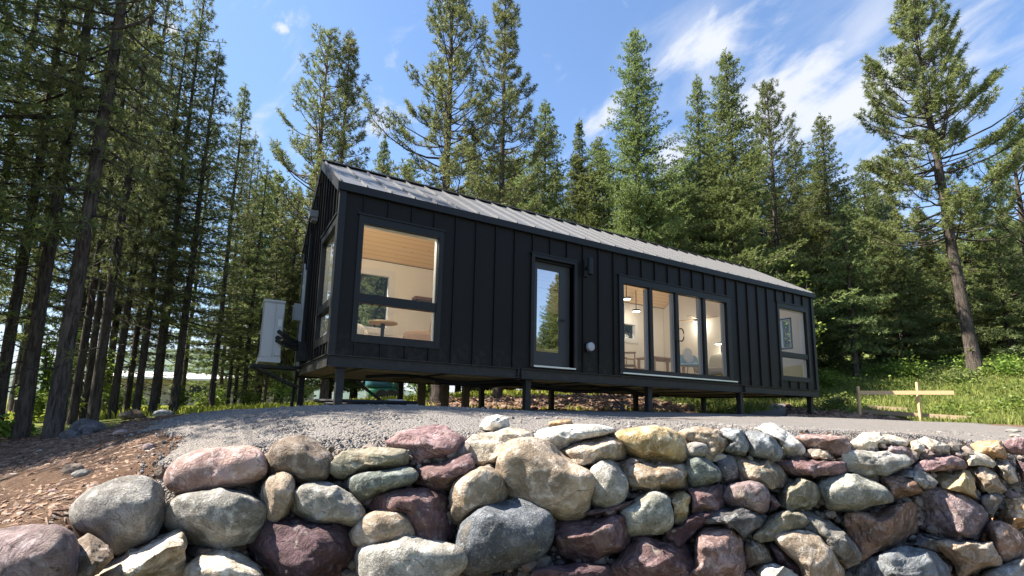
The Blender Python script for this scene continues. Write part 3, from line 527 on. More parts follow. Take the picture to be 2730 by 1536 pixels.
def dirt_mat():
    m, t, out = newmat('dirt'); tc = t.new('ShaderNodeTexCoord').outputs['Object']
    n1 = t.noise(tc, 1.6, 6, .65); n2 = t.noise(t.mapping(tc, (1, 3, 3)), 14, 6, .7); n3 = t.noise(tc, 90, 4, .7)
    c = t.mix(t.sramp(n1, .35, .65), (.12, .07, .045), (.22, .135, .085)); c = t.mix(t.sramp(n2, .5, .7), c, (.34, .24, .17))
    c = t.mix(t.math('MULTIPLY', t.sramp(n3, .5, .7), .7), c, (.07, .04, .03))
    principled(t, out, base=c, rough=.95, spec=.15, normal=t.bump(t.math('ADD', n2, n3), 1.0, .04)); return m
k_ = 6.2; tt_ = np.linspace(-1, 1, 230); A_ = 420*np.sinh(k_*tt_)/math.sinh(k_)
tb_ = np.linspace(-.38, 1, 260); B_ = 3.4+480*np.sinh(k_*tb_)/math.sinh(k_)
grid_sheet('ground', A_, B_, 0, ground_mat())
grid_sheet('dirt', np.concatenate([np.arange(-7, 9, .09), np.arange(9, 24, .3)]), np.concatenate([np.arange(1.6, 9, .08), np.arange(9, 27, .22)]), .012, dirt_mat(), mask=dirt_mask)
grid_sheet('gravel_pad', np.concatenate([np.arange(-4, 8, .085), np.arange(8, 24, .25)]), np.concatenate([np.arange(2.9, 7, .07), np.arange(7, 24, .2)]), .024, gravel_mat(), mask=pad_mask)
def sample(n, a0, a1, b0, b1, fn, pw=1.0):
    a = NR.uniform(a0, a1, n); b = b0+(b1-b0)*NR.uniform(0, 1, n)**pw
    X, Y = xy(a, b); r = np.zeros(n) if n > 400000 else np.array([noise.fractal(Vector((x*1.7, y*1.7, 3)), 1, 2, 4) for x, y in zip(X, Y)])
    k = fn(a, b, X, Y, r) > NR.uniform(0, 1, n)
    return a[k], b[k], X[k], Y[k]
gv = island_mat('gravel_stones', [(0, (0.133, 0.126, 0.122)), (.3, (0.215, 0.200, 0.185)), (.55, (0.274, 0.248, 0.226)), (.75, (0.266, 0.215, 0.192)), (.9, (0.215, 0.222, 0.218)), (1, (0.414, 0.385, 0.340))])
a, b, X, Y = sample(60000, -4, 7, 3.1, 7.5, pad_mask, 1.7)
Z = ground_ab(a, b); sz = np.clip(NR.lognormal(math.log(.0068), .45, len(a)), .004, .03)
tag(obj('gravel_stones', stones_geo(np.stack([X, Y, Z+.022], -1), sz, NR), gv), 'loose grey and tan crushed stones strewn over the gravel pad', None, None, 'stuff')
sh = island_mat('shale_chips', [(0, (.07, .042, .028)), (.3, (.18, .10, .065)), (.55, (.29, .17, .11)), (.75, (.36, .23, .15)), (.88, (.25, .18, .145)), (1, (.48, .39, .31))])
a, b, X, Y = sample(52000, -6.5, -.9, 2.0, 8, lambda a, b, X, Y, r: np.minimum(np.maximum(dirt_mask(a, b, X, Y, r), 0), 1-.9*np.clip(pad_mask(a, b, X, Y, r), 0, 1)))
Z = ground_ab(a, b); sz = np.clip(NR.lognormal(math.log(.0095), .55, len(a)), .005, .05)
g_ = stones_geo(np.stack([X, Y, Z+.010], -1), sz, NR, (.12, .3), True); kk_ = len(a)//4; g2_ = stones_geo(np.zeros((kk_, 3)), np.ones(kk_), NR, (.2, .5)); v_ = g2_.v[0].reshape(kk_, -1, 3)*np.stack([NR.uniform(.012, .055, kk_), NR.uniform(.003, .010, kk_), np.full(kk_, .006)], -1)[:, None]
th_ = NR.uniform(-.9, .9, kk_)-YAW; v_ = np.stack([v_[..., 0]*np.cos(th_)[:, None]-v_[..., 1]*np.sin(th_)[:, None], v_[..., 0]*np.sin(th_)[:, None]+v_[..., 1]*np.cos(th_)[:, None], v_[..., 2]+(ground_ab(*ab(X[:kk_, None]+v_[..., 0]*np.cos(th_)[:, None]-v_[..., 1]*np.sin(th_)[:, None], Y[:kk_, None]+v_[..., 0]*np.sin(th_)[:, None]+v_[..., 1]*np.cos(th_)[:, None]))-Z[:kk_, None])], -1)+np.stack([X, Y, Z+.014], -1)[:kk_, None]; g_.add(v_.reshape(-1, 3), None, g2_.t[0])
tag(obj('shale_chips', g_, sh), 'reddish brown broken shale chips covering the slope at left', None, None, 'stuff')
a, b, X, Y = sample(26000, -2, 26, 9, 26, lambda a, b, X, Y, r: dirt_mask(a, b, X, Y, r)*(Y > -1))
Z = ground_ab(a, b); sz = np.clip(NR.lognormal(math.log(.05), .5, len(a)), .02, .22)
tag(obj('dirt_clods', stones_geo(np.stack([X, Y, Z+.02], -1), sz, NR, (.3, .7)), sh), 'reddish dirt clods and broken stone along the edge of the pad behind the cabin', None, None, 'stuff')
# rubble packed behind and between the boulders
rub = island_mat('rubble', [(0, (.10, .085, .075)), (.4, (.20, .17, .145)), (.7, (.30, .24, .20)), (.85, (.22, .16, .15)), (1, (.44, .39, .33))])
n = 4600; px = NR.uniform(100, 2760, n); py = NR.uniform(1130, 1560, n); pts = []; ss = []
for x, y in zip(px, py):
    if x < 470: continue
    d = wall_depth(x, y, .15+NR.uniform(-.02, .12)); p = atD(x, y, d)
    aa, bb = ab(p[0], p[1])
    if p[2] > float(top_ab(np.array([aa]), np.array([bb+.25]))[0])-.06: continue
    pts.append(p); ss.append(min(.06, NR.lognormal(math.log(.026), .5)))
tag(obj('rubble', stones_geo(np.array(pts), np.array(ss), NR, (.5, .9)), rub, smooth=False), 'small broken rubble packed between the boulders of the wall', None, None, 'stuff')
# ------------------------------------------------------------------ grass
def leafmat(name, c0, c1, trans=.35, rough=.6, scale=1.2):
    m, t, out = newmat(name); tc = t.new('ShaderNodeTexCoord').outputs['Object']; oi = t.new('ShaderNodeObjectInfo'); ge = t.new('ShaderNodeNewGeometry')
    n = t.noise(tc, scale, 3, .6)
    f = t.math('ADD', t.math('MULTIPLY', n, .55), t.math('MULTIPLY', ge.outputs['Random Per Island'], .5))
    c = t.mix(t.sramp(f, .2, .8), c0, c1)
    hs = t.new('ShaderNodeHueSaturation'); t.l.new(c, hs.inputs['Color'])
    t.l.new(t.math('MULTIPLY_ADD', oi.outputs['Random'], .03, .485), hs.inputs['Hue']); t.l.new(t.math('MULTIPLY_ADD', oi.outputs['Random'], .35, .82), hs.inputs['Value'])
    b = principled(t, None, base=hs.outputs[0], rough=rough, spec=.25)
    tr = t.new('ShaderNodeBsdfTranslucent'); t.l.new(hs.outputs[0], tr.inputs[0])
    mx = t.new('ShaderNodeMixShader'); mx.inputs[0].default_value = trans; t.l.new(b.outputs[0], mx.inputs[1]); t.l.new(tr.outputs[0], mx.inputs[2]); t.l.new(mx.outputs[0], out.inputs[0]); return m
def blades(P, h, w, rng, lean=.5):
    n = len(P); az = rng.uniform(0, 2*math.pi, n); la = rng.uniform(0, 2*math.pi, n); ll = np.abs(rng.normal(0, lean, n))
    s = np.stack([np.cos(az), np.sin(az), np.zeros(n)], -1)*np.asarray(w)[:, None]
    top = np.stack([np.cos(la)*ll*h, np.sin(la)*ll*h, h], -1)
    mid = top*np.array([.35, .35, .6])
    V = np.stack([P-s, P+s, P+mid-s*.6, P+mid+s*.6, P+top], 1).reshape(-1, 3); i = np.arange(n)[:, None]*5
    g = G(); g.add(V, i+np.array([0, 1, 3, 2]), i+np.array([2, 3, 4])); return g
def grass_mask(a, b, X, Y, r): return np.minimum(1, np.maximum(0, 1-1.3*np.maximum(np.clip(dirt_mask(a, b, X, Y, r), 0, 1), np.clip(pad_mask(a, b, X, Y, r), 0, 1))))
GR = leafmat('grass', (.085, .125, .028), (.29, .30, .08), .4, .6, .5)
a, b, X, Y = sample(120000, 7, 26, 7.5, 27, grass_mask, 1.2); Z = ground_ab(a, b)
tag(obj('grass', blades(np.stack([X, Y, Z], -1), NR.uniform(.05, .22, len(a)), NR.uniform(.008, .02, len(a)), NR), GR), 'sunlit yellow green grass on the bank right of the cabin', None, None, 'stuff')
GL = leafmat('meadow', (.28, .32, .035), (.56, .58, .11), .45, .6, .5)
a, b, X, Y = sample(60000, -26, 6, 9, 34, lambda a, b, X, Y, r: np.where((Y > 3.5) | (X < -4.5), grass_mask(a, b, X, Y, r), 0)*np.clip((b-8.2)/3, 0, 1), 1.2); Z = ground_ab(a, b)
tag(obj('meadow_grass', blades(np.stack([X, Y, Z], -1), NR.uniform(.05, .2, len(a)), NR.uniform(.012, .03, len(a)), NR), GL), 'bright green meadow grass beyond the trunks at left', None, None, 'stuff')
# ------------------------------------------------------------------ distant hills
def hill(a0, b0, wa, wb, h, seed):
    n = 70; A, B = np.meshgrid(np.linspace(-1, 1, n), np.linspace(-1, 1, n), indexing='ij')
    r = np.sqrt(A**2+B**2); X, Y = xy(a0+A*wa, b0+B*wb)
    Z = h*np.clip(np.cos(np.clip(r, 0, 1)*math.pi)*.5+.5, 0, 1)-6
    nn = np.array([noise.fractal(Vector((x*.012+seed, y*.012, seed)), .9, 2, 6) for x, y in zip(X.ravel(), Y.ravel())]).reshape(X.shape)
    Z += nn*h*.16*np.clip(1.2-r, 0, 1)
    i = np.arange(n-1)[:, None]*n; j = np.arange(n-1)[None]; q = np.stack([i+j, i+n+j, i+n+j+1, i+j+1], -1).reshape(-1, 4)
    g = G(); g.add(np.stack([X, Y, Z], -1).reshape(-1, 3), q); return g
def hill_mat(name, c0, c1):
    m, t, out = newmat(name); tc = t.new('ShaderNodeTexCoord').outputs['Object']
    c = t.mix(t.sramp(t.noise(tc, .03, 8, .7), .4, .6), c0, c1); principled(t, out, base=c, rough=1, spec=0); return m
tag(obj('hills', hill(560, 900, 420, 300, 320, 3), hill_mat('hill_haze_blue', (.10, .15, .20), (.14, .19, .23)), smooth=True), kind='structure')  # haze of distance put into this far hill's blue colour
tag(obj('hills', hill(470, 420, 230, 200, 165, 9), hill_mat('hill_olive', (.045, .06, .03), (.10, .115, .05)), smooth=True), kind='structure')
tag(obj('hills', hill(-420, 700, 520, 260, 75, 5), hill_mat('hill_pale', (.09, .12, .10), (.13, .16, .13)), smooth=True), kind='structure')
# ------------------------------------------------------------------ cabin
L_, H_, W_, SL = 13.11, 2.67, 3.80, .626
def atZ(px, py, Z): r = ray(px, py); return CAM+r*((Z-CAM[2])/r[2])
def metal_mat(name, col, rough, nvar=.12, spec=.5, dist=.006):
    m, t, out = newmat(name); tc = t.new('ShaderNodeTexCoord').outputs['Object']
    n = t.noise(t.mapping(tc, (1, 1, .35)), 1.6, 3, .5); f = t.noise(tc, 9, 5, .7)
    c = t.mix(n, tuple(x*(1-nvar) for x in col), tuple(x*(1+nvar) for x in col))
    c = t.mix(t.math('MULTIPLY', t.sramp(f, .55, .75), .25), c, tuple(min(1, x*1.8+.01) for x in col))
    sz_ = t.new('ShaderNodeSeparateXYZ'); t.l.new(tc, sz_.inputs[0]); du = t.math('MULTIPLY', t.math('MULTIPLY', t.sramp(sz_.outputs[2], .55, .0), t.sramp(f, .4, .7)), .22)
    c = t.mix(du, c, (.10, .085, .07))
    principled(t, out, base=c, rough=t.math('MULTIPLY_ADD', f, .18, rough-.09), spec=spec, normal=t.bump(n, .5, dist)); return m
MB = metal_mat('black_cladding', (.0105, .0092, .0082), .45, spec=.13, dist=.02)
MRoof = metal_mat('roof_metal', (.13, .129, .131), .44, spec=.45)
MTrim = metal_mat('black_trim', (.008, .008, .0085), .5, spec=.3)
MBeam = metal_mat('beam_steel', (.016, .015, .0145), .55, spec=.35)
MAlu = simple('aluminium', (.62, .62, .6), .35, metal=.7)
MGrey = simple('pale_grey_metal', (.34, .35, .36), .45)
MWhite = simple('white_paint', (.72, .71, .68), .45, var=.06)
MCond = simple('conduit_grey', (.45, .46, .46), .45)
MRub = simple('black_rubber', (.012, .012, .012), .6)
MWall = simple('cream_plaster', (.80, .76, .68), .7, var=.04)
def wood_mat(name, c0, c1, plank=.1, axis=0, rough=.5):
    m, t, out = newmat(name); tc = t.new('ShaderNodeTexCoord').outputs['Object']
    sc = [14, 14, 14]; sc[axis] = 1.1
    g = t.noise(t.mapping(tc, tuple(sc)), 2.2, 6, .65, .8)
    x = t.new('ShaderNodeSeparateXYZ'); t.l.new(tc, x.inputs[0])
    p = t.math('FRACT', t.math('DIVIDE', x.outputs[1 if axis == 0 else 0], plank)); ln = t.math('LESS_THAN', p, .06)
    pid = t.math('FLOOR', t.math('DIVIDE', x.outputs[1 if axis == 0 else 0], plank))
    wn = t.new('ShaderNodeTexWhiteNoise', noise_dimensions='1D'); t.l.new(pid, wn.inputs['W'])
    kn = t.sramp(t.vor(t.mapping(tc, tuple(3.2 if i != axis else 1.3 for i in range(3))), 2.0).outputs['Distance'], .04, .12)
    f = t.math('ADD', t.math('MULTIPLY', g, .6), t.math('MULTIPLY', wn.outputs['Value'], .4))
    c = t.mix(f, c0, c1); c = t.mix(t.math('MULTIPLY', ln, .7), c, tuple(v*.3 for v in c0)); c = t.mix(t.math('MULTIPLY', t.math('SUBTRACT', 1., kn), .5), c, tuple(v*.4 for v in c0))
    principled(t, out, base=c, rough=rough, spec=.3); return m
MPine = wood_mat('pine_boards', (.80, .54, .28), (.90, .68, .41), .11)
MOak = wood_mat('oak', (.42, .27, .14), (.60, .42, .24), .35, 0, .45)
MFloor = wood_mat('floor_boards', (.36, .25, .16), (.50, .37, .25), .14)
MStake = wood_mat('stake_timber', (.52, .34, .17), (.74, .54, .31), 3.0)
MUnder = wood_mat('underfloor_boards', (.45, .40, .26), (.62, .56, .38), .3)
def glass_mat(name, refl, tint=(.93, .96, .95)):
    m, t, out = newmat(name); tr = t.new('ShaderNodeBsdfTransparent'); tr.inputs[0].default_value = (*tint, 1)
    gl = t.new('ShaderNodeBsdfGlossy'); gl.inputs['Roughness'].default_value = .0; gl.inputs[0].default_value = (.95, .97, 1, 1)
    fr = t.new('ShaderNodeFresnel'); fr.inputs[0].default_value = 1.5
    f = t.math('ADD', t.math('MULTIPLY', fr.outputs[0], .55), refl, clamp=True)
    mx = t.new('ShaderNodeMixShader'); t.l.new(f, mx.inputs[0]); t.l.new(tr.outputs[0], mx.inputs[1]); t.l.new(gl.outputs[0], mx.inputs[2]); t.l.new(mx.outputs[0], out.inputs[0]); return m
MGl = glass_mat('window_glass', .0); MGlD = glass_mat('coated_door_glass', .52, (.6, .62, .6)); MGlG = glass_mat('side_glass', .16, (.8, .86, .8))
cab = thing('cabin', 'long black metal clad cabin with a gable roof standing on steel posts', 'cabin', (0, 0, 0))
def wall_holes(u0, u1, z0, z1, holes, mp, th, top=None):
    """wall in (u,z) with openings; mp(u,w,z)->world; w=0 outside, th inside"""
    us = sorted({u0, u1, *[h[0] for h in holes], *[h[1] for h in holes]}); zs = sorted({z0, z1, *[h[2] for h in holes], *[h[3] for h in holes]})
    g = G()
    ins = lambda u, z: any(h[0] < u < h[1] and h[2] < z < h[3] for h in holes)
    for a, b in zip(us, us[1:]):
        for c, d in zip(zs, zs[1:]):
            if ins((a+b)/2, (c+d)/2): continue
            for w in (0, th): g.add([mp(a, w, c), mp(b, w, c), mp(b, w, d), mp(a, w, d)], [[0, 1, 2, 3]])
    for a, b, c, d in list(holes)+[(u0, u1, z0, z1)]:
        P = [(a, c), (b, c), (b, d), (a, d)]
        for p, q in zip(P, P[1:]+P[:1]): g.add([mp(p[0], 0, p[1]), mp(q[0], 0, q[1]), mp(q[0], th, q[1]), mp(p[0], th, p[1])], [[0, 1, 2, 3]])
    return g
FH = [(.30, 1.77, .27, 2.24), (3.67, 4.63, .07, 2.17), (5.88, 9.44, .07, 2.10), (11.44, 12.84, .25, 2.24)]
front = lambda u, w, z: (u, w, z)
g = wall_holes(0, L_, 0, H_, FH, front, .12)
def ribs(g, us, z0, ztop, holes, mk, pad=.05):
    for u in us:
        zt = ztop(u); segs = [(z0, zt)]
        for h in holes:
            if h[0]-pad < u < h[1]+pad:
                n = []
                for a, b in segs:
                    if h[2]-pad > a: n.append((a, min(b, h[2]-pad)))
                    if h[3]+pad < b: n.append((max(a, h[3]+pad), b))
                segs = n
        for a, b in segs:
            if b-a > .04: mk(g, u, a, b)
ribs(g, [.36+.4095*k for k in range(31)], .002, lambda u: 2.62, FH, lambda g, u, a, b: g.box(u-.009, u+.009, -.032, .003, a, b))
obj('front_wall', g, MB, cab)
for x0, x1, y0 in ((-.034, .07, 0), (L_-.07, L_+.034, 0)): g = G(); g.box(x0, x1, -.036, .002, 0, 2.62); xx = x0 if x0 < 1 else x1-.036; g.box(xx, xx+.036, .002, .075, 0, 2.66); obj('corner_trim', g, MTrim, cab)
g = G(); g.box(-.034, .002, W_-.09, W_+.03, 0, 2.66); obj('corner_trim', g, MTrim, cab)
# gables
GW = (.10, 1.46, .26, 2.22)
yA, yB = float(atX(2079, 880, 13.0)[1]), float(atX(2119, 880, 13.0)[1]); zT = float(atX(2100, 848, 13.0)[2]); zB = float(atX(2100, 932, 13.0)[2])
yA, yB = min(yA, yB), max(yA, yB)
def gable(name, X0, sgn, hole):
    mp = lambda u, w, z: (X0+sgn*w, u, z)
    g = wall_holes(.12, W_-.12, 0, H_, [hole], mp, .12)
    for w in (0, .12): g.add([mp(0, w, H_), mp(W_, w, H_), mp(W_/2, w, H_+SL*W_/2)], None, [[0, 1, 2]])
    for w in (0,): g.add([mp(0, w, 0), mp(.12, w, 0), mp(.12, w, H_), mp(0, w, H_)], [[0, 1, 2, 3]]); g.add([mp(W_-.12, w, 0), mp(W_, w, 0), mp(W_, w, H_), mp(W_-.12, w, H_)], [[0, 1, 2, 3]])
    ribs(g, [.19+.285*k for k in range(13)], .002, lambda u: H_+SL*(u if u < W_/2 else W_-u)-.03, [hole], lambda g, u, a, b: g.box(min(X0-sgn*.035, X0+sgn*.003), max(X0-sgn*.035, X0+sgn*.003), u-.011, u+.011, a, b))
    return obj(name, g, MB, cab)
gable('gable_wall', 0, 1, GW); gable('gable_wall', L_, -1, (max(.5, yA-.9), yB, zB, zT))
# back wall
BH = [(.62, 1.99, 1.0, 2.40), (8.75, 10.0, 1.50, 2.07), (4.2, 5.2, .08, 2.15), (6.2, 7.4, .9, 2.1)]
back = lambda u, w, z: (u, W_-w, z)
obj('back_wall', wall_holes(0, L_, 0, H_, BH, back, .11), MB, cab)
# inner lining
g = wall_holes(.13, L_-.13, .08, H_-.01, FH, lambda u, w, z: (u, .135+w, z), .01)
g2 = wall_holes(.13, L_-.13, .08, H_+.02, BH, lambda u, w, z: (u, W_-.13-w, z), .01)
for h in ((0, .135, GW), (0, L_-.135-.01, (max(.5, yA-.9), yB, zB, zT))):
    g3 = wall_holes(.14, W_-.14, .08, H_, [h[2]], lambda u, w, z, X=h[1]: (X+w, u, z), .01); g.v += g3.v; g.q += [q+g.n for q in g3.q]; g.n += g3.n
    g.add([(h[1]+w, y, z) for w in (0, .01) for y, z in ((.14, H_), (W_-.14, H_), (W_/2, H_+SL*W_/2-.1))], None, [[0, 1, 2], [3, 4, 5]])
g.v += g2.v; g.q += [q+g.n for q in g2.q]; g.n += g2.n
g.box(11.22, 11.30, .15, W_-.15, .08, H_+.02); g.add([(11.22, .2, H_+.02), (11.22, W_-.2, H_+.02), (11.22, W_/2, 3.7)], None, [[0, 1, 2]])
obj('inner_wall', g, MWall, cab)
def slab(g, prof, x0, x1):
    n = len(prof); v = [(x0, y, z) for y, z in prof]+[(x1, y, z) for y, z in prof]
    q = [[i, (i+1) % n, n+(i+1) % n, n+i] for i in range(n)]+([[3, 2, 1, 0], [4, 5, 6, 7]] if n == 4 else []); return g.add(v, q)
g = G(); zc = lambda y: H_-.045+SL*min(y, W_-y)
slab(g, [(.15, zc(.15)), (W_/2, zc(W_/2)), (W_/2, zc(W_/2)-.015), (.15, zc(.15)-.015)], .14, L_-.14); slab(g, [(W_-.15, zc(.15)), (W_/2, zc(W_/2)), (W_/2, zc(W_/2)-.015), (W_-.15, zc(.15)-.015)], .14, L_-.14)
obj('ceiling_lining', g, MPine, cab)
g = G(); g.box(.14, L_-.14, .14, W_-.14, .05, .08); obj('floor_lining', g, MFloor, cab)
# roof
zr = lambda y: H_-.005+SL*min(y, W_-y)
g = G(); a_ = -.06
slab(g, [(a_, zr(a_)), (W_/2, zr(W_/2)), (W_/2, zr(W_/2)+.12), (a_, zr(a_)+.12)], -.06, L_+.06); slab(g, [(W_-a_, zr(a_)), (W_/2, zr(W_/2)), (W_/2, zr(W_/2)+.12), (W_-a_, zr(a_)+.12)], -.06, L_+.06)
for k in range(33):
    x = -.03+.4095*k
    for s in (0, 1):
        Y = lambda y: W_-y if s else y
        p0 = np.array([x, Y(a_-.005), zr(a_)+.135]); p1 = np.array([x, Y(W_/2), zr(W_/2)+.138]); g.bar(p0, p1, .018, .034)
roof = obj('roof', g, MRoof, cab)
g = G(); g.bar((-.075, W_/2-.06, zr(W_/2)+.128), (L_+.075, W_/2-.06, zr(W_/2)+.128), .15, .018, (0, -SL, 1)); g.bar((-.075, W_/2+.06, zr(W_/2)+.128), (L_+.075, W_/2+.06, zr(W_/2)+.128), .15, .018, (0, SL, 1))
obj('ridge_cap', g, MTrim, roof)
g = G(); g.box(-.07, L_+.07, -.076, -.0605, zr(a_)-.01, zr(a_)+.118); g.box(-.02, L_+.02, -.0605, .0, zr(a_)-.01, zr(a_)+.004)
for X in (-.075, L_+.061):
    for s in (0, 1):
        Y = lambda y: W_-y if s else y
        v = [(X+dx, Y(y), z) for dx in (0, .014) for y, z in ((a_-.015, zr(a_)-.05), (W_/2, zr(W_/2)-.05), (W_/2, zr(W_/2)+.135), (a_-.015, zr(a_)+.128))]
        g.add(v, [[0, 1, 2, 3], [7, 6, 5, 4], [0, 1, 5, 4], [1, 2, 6, 5], [2, 3, 7, 6], [3, 0, 4, 7]])
obj('fascia', g, MTrim, roof)
g = G(); c = atY(1237*D2N, 505*D2N, 2.4); g.tube([(c[0], 2.4, zr(2.4)), (c[0], 2.4, zr(2.4)+.62)], .05, 10); g.lathe([(.05, .5), (.085, .5), (.085, .62), (0, .64)], (c[0], 2.4, zr(2.4)+.1), 12)
obj('vent_pipe', g, MTrim, roof)
# windows
def window(name, mp, o, gl, rail, glass, casing=True, mat=MTrim):
    """o outer, gl glass (u0,u1,z0,z1) rail (z0,z1)"""
    g = G()
    def bx(u0, u1, z0, z1, w0, w1):
        P = np.array([mp(u, w, z) for u in (u0, u1) for w in (w0, w1) for z in (z0, z1)]); g.box(P[:, 0].min(), P[:, 0].max(), P[:, 1].min(), P[:, 1].max(), P[:, 2].min(), P[:, 2].max())
    e = .003
    bx(o[0]-.005, gl[0], o[2]-.05, o[3]+.05, -.028, .11); bx(gl[1], o[1]+.005, o[2]-.05, o[3]+.05, -.028, .11)
    bx(gl[0]-e, gl[1]+e, o[2]-.05, gl[2], -.025, .11); bx(gl[0]-e, gl[1]+e, gl[3], o[3]+.05, -.025, .11)
    bx(o[0]-.03, o[1]+.03, o[3]+.048, o[3]+.075, -.045, .01)
    if rail: bx(gl[0]-e, gl[1]+e, rail[0], rail[1], -.012, .10)
    f = obj(name, g, mat, cab)
    for z0, z1 in ([(gl[2], rail[0]), (rail[1], gl[3])] if rail else [(gl[2], gl[3])]):
        p = G(); u0, u1 = gl[0], gl[1]; p.add([mp(u0, .05, z0), mp(u1, .05, z0), mp(u1, .05, z1), mp(u0, .05, z1)], [[0, 1, 2, 3]]); obj('pane', p, glass, f)
    if casing:
        g = G()
        t_ = .012
        bx(gl[0], gl[0]+t_, gl[2]+t_, gl[3]-t_, .055, .15); bx(gl[1]-t_, gl[1], gl[2]+t_, gl[3]-t_, .055, .15); bx(gl[0], gl[1], gl[2], gl[2]+t_, .055, .15); bx(gl[0], gl[1], gl[3]-t_, gl[3], .055, .15)
        obj('inner_casing', g, MWhite, f)
    return f
window('window', front, FH[0], (.38, 1.69, .346, 2.16), (.855, 1.0), MGl)
window('window', front, FH[3], (11.52, 12.76, .325, 2.16), (.837, .97), MGl)
window('window', lambda u, w, z: (w, u, z), GW, (.19, 1.37, .35, 2.13), (.80, .93), MGlG)
window('window', lambda u, w, z: (L_-w, u, z), (max(.5, yA-.9), yB, zB, zT), (max(.5, yA-.9)+.06, yB-.04, zB+.05, zT-.05), None, MGl)
for h in BH:
    window('window', back, h, (h[0]+.06, h[1]-.06, h[2]+.06, h[3]-.06), None, MGl)
g = G()
for h in (BH[0], BH[1], BH[3]):
    y = W_-.145
    for a, b, c, d in ((h[0]-.08, h[0]+.06, h[2]-.08, h[3]+.08), (h[1]-.06, h[1]+.08, h[2]-.08, h[3]+.08), (h[0]+.06, h[1]-.06, h[2]-.08, h[2]+.06), (h[0]+.06, h[1]-.06, h[3]-.06, h[3]+.08)): g.box(a, b, y-.025, y, c, d)
obj('window_casing', g, MWhite, cab)
# entrance door
t0 = atY(1431.6, 715.6, .1); t1 = atY(1491.4, 723.3, .1); t2 = atY(1491.4, 942.2, .1)
gx0, gx1, gz0, gz1 = t0[0], t1[0], t2[2], t0[2]
g = G(); g.box(3.70, gx0, .085, .135, .10, 2.13); g.box(gx1, 4.60, .085, .135, .10, 2.13); g.box(gx0-.002, gx1+.002, .086, .134, .10, gz0); g.box(gx0-.002, gx1+.002, .086, .134, gz1, 2.13)
door = obj('door', g, metal_mat('door_paint', (.02, .02, .021), .5), cab)
g = G(); g.add([(gx0, .105, gz0), (gx1, .105, gz0), (gx1, .105, gz1), (gx0, .105, gz1)], [[0, 1, 2, 3]]); obj('pane', g, MGlD, door)
g = G(); g.tube([(gx1+.09, .09, 1.02), (gx1+.09, .03, 1.02)], .015, 8); g.bar((gx1+.10, .03, 1.02), (gx1-.03, .03, 1.02), .02, .025); g.lathe([(.028, 0), (.028, .012), (0, .012)], (0, 0, 0), 12); obj('handle', g, MTrim, door)
g = G(); g.box(3.60, 3.67, -.045, .12, .04, 2.24); g.box(4.63, 4.70, -.045, .12, .04, 2.24); g.box(3.60, 4.70, -.047, .12, 2.17, 2.24); g.box(3.58, 4.72, -.06, .0, 2.235, 2.26)
for z in (2.13, 2.15): g.box(3.68, 4.62, .02, .12, z, z+.012)
obj('door_frame', g, MTrim, cab)
g = G(); g.box(3.66, 4.64, -.075, .14, .045, .075); obj('door_sill', g, MAlu, cab)
# sliding door
g = G(); e = .003
sl0 = (5.96, 9.35, .17, 2.0)
g.box(5.83, 5.96, -.03, .1, .07, 2.15); g.box(9.35, 9.49, -.03, .1, .07, 2.15); g.box(5.957, 9.353, -.028, .1, 2.0, 2.15); g.box(5.957, 9.353, -.02, .1, .075, .17)
g.box(5.80, 9.52, -.05, 0, 2.148, 2.17)
mull = [(1732, 771, 1737.5, 985), (1801, 787, 1808, 992), (1874, 800, 1882, 1000)]; mx = []
for x0, y0, x1, y1 in mull: mx.append((atY(x0, y0, .02)[0]+atY(x1, y1, .02)[0])/2)
for x in mx: g.box(x-.047, x+.047, -.012, .09, .17, 2.003)
sd = obj('sliding_door', g, MTrim, cab)
us = [5.96]+[v for x in mx for v in (x-.047, x+.047)]+[9.35]
for i in range(0, 8, 2):
    p = G(); p.add([(us[i], .05, .17), (us[i+1], .05, .17), (us[i+1], .05, 2.0), (us[i], .05, 2.0)], [[0, 1, 2, 3]]); obj('pane', p, MGl, sd)
    p = G(); p.box(us[i+1]-.03, us[i+1], .052, .15, .18, 1.99); obj('inner_jamb', p, MGrey, sd)
for s in (-1, 1):
    th = np.linspace(-math.pi/2, math.pi/2, 9); P = [(mx[1]+s*(.05+.10*math.cos(t)), -.05, 1.03+.15*math.sin(t)) for t in th]
    p = G(); p.tube(P, .013, 6); p.bar((mx[1]+s*.05, -.05, 1.17), (mx[1]+s*.05, -.01, 1.17), .02, .02); p.bar((mx[1]+s*.05, -.05, .89), (mx[1]+s*.05, -.01, .89), .02, .02); obj('handle', p, MTrim, sd)
g = G(); g.box(5.86, 9.56, -.085, .1, .045, .073); obj('sliding_door_sill', g, MAlu, cab)
# floor frame, underside, posts
def channel(g, x0, x1, y, z0, z1):
    g.box(x0, x1, y, y+.012, z0, z1); g.box(x0, x1, y-.055, y+.002, z1-.014, z1); g.box(x0, x1, y-.055, y+.002, z0, z0+.014)
g = G(); channel(g, -.03, 3.36, -.02, -.185, -.004); channel(g, 3.37, 9.83, -.06, -.195, -.004); channel(g, 9.84, L_+.03, -.02, -.185, -.004)
for x, y in ((3.33, -.07), (3.38, -.115), (9.80, -.115), (9.86, -.07)): g.box(x-.012, x+.012, y, y+.06, -.18, -.017)
g.box(-.04, -.02, -.02, W_, -.185, -.004); g.box(L_+.02, L_+.04, -.02, W_, -.185, -.004); g.box(-.03, L_+.03, W_, W_+.015, -.185, -.004)
g.box(-.075, -.04, -.02, W_, -.017, -.004)
obj('floor_beam', g, MBeam, cab)
g = G(); g.box(-.018, L_+.018, .0, W_, -.09, -.03)
under = obj('underfloor', g, MUnder, cab)
for k in range(6): g = G(); y = .3+.64*k; g.box(0, L_, y-.03, y+.03, -.165, -.092); obj('joist', g, simple('joist_timber', (.34, .27, .15), .8, var=.3, nscale=6), under)
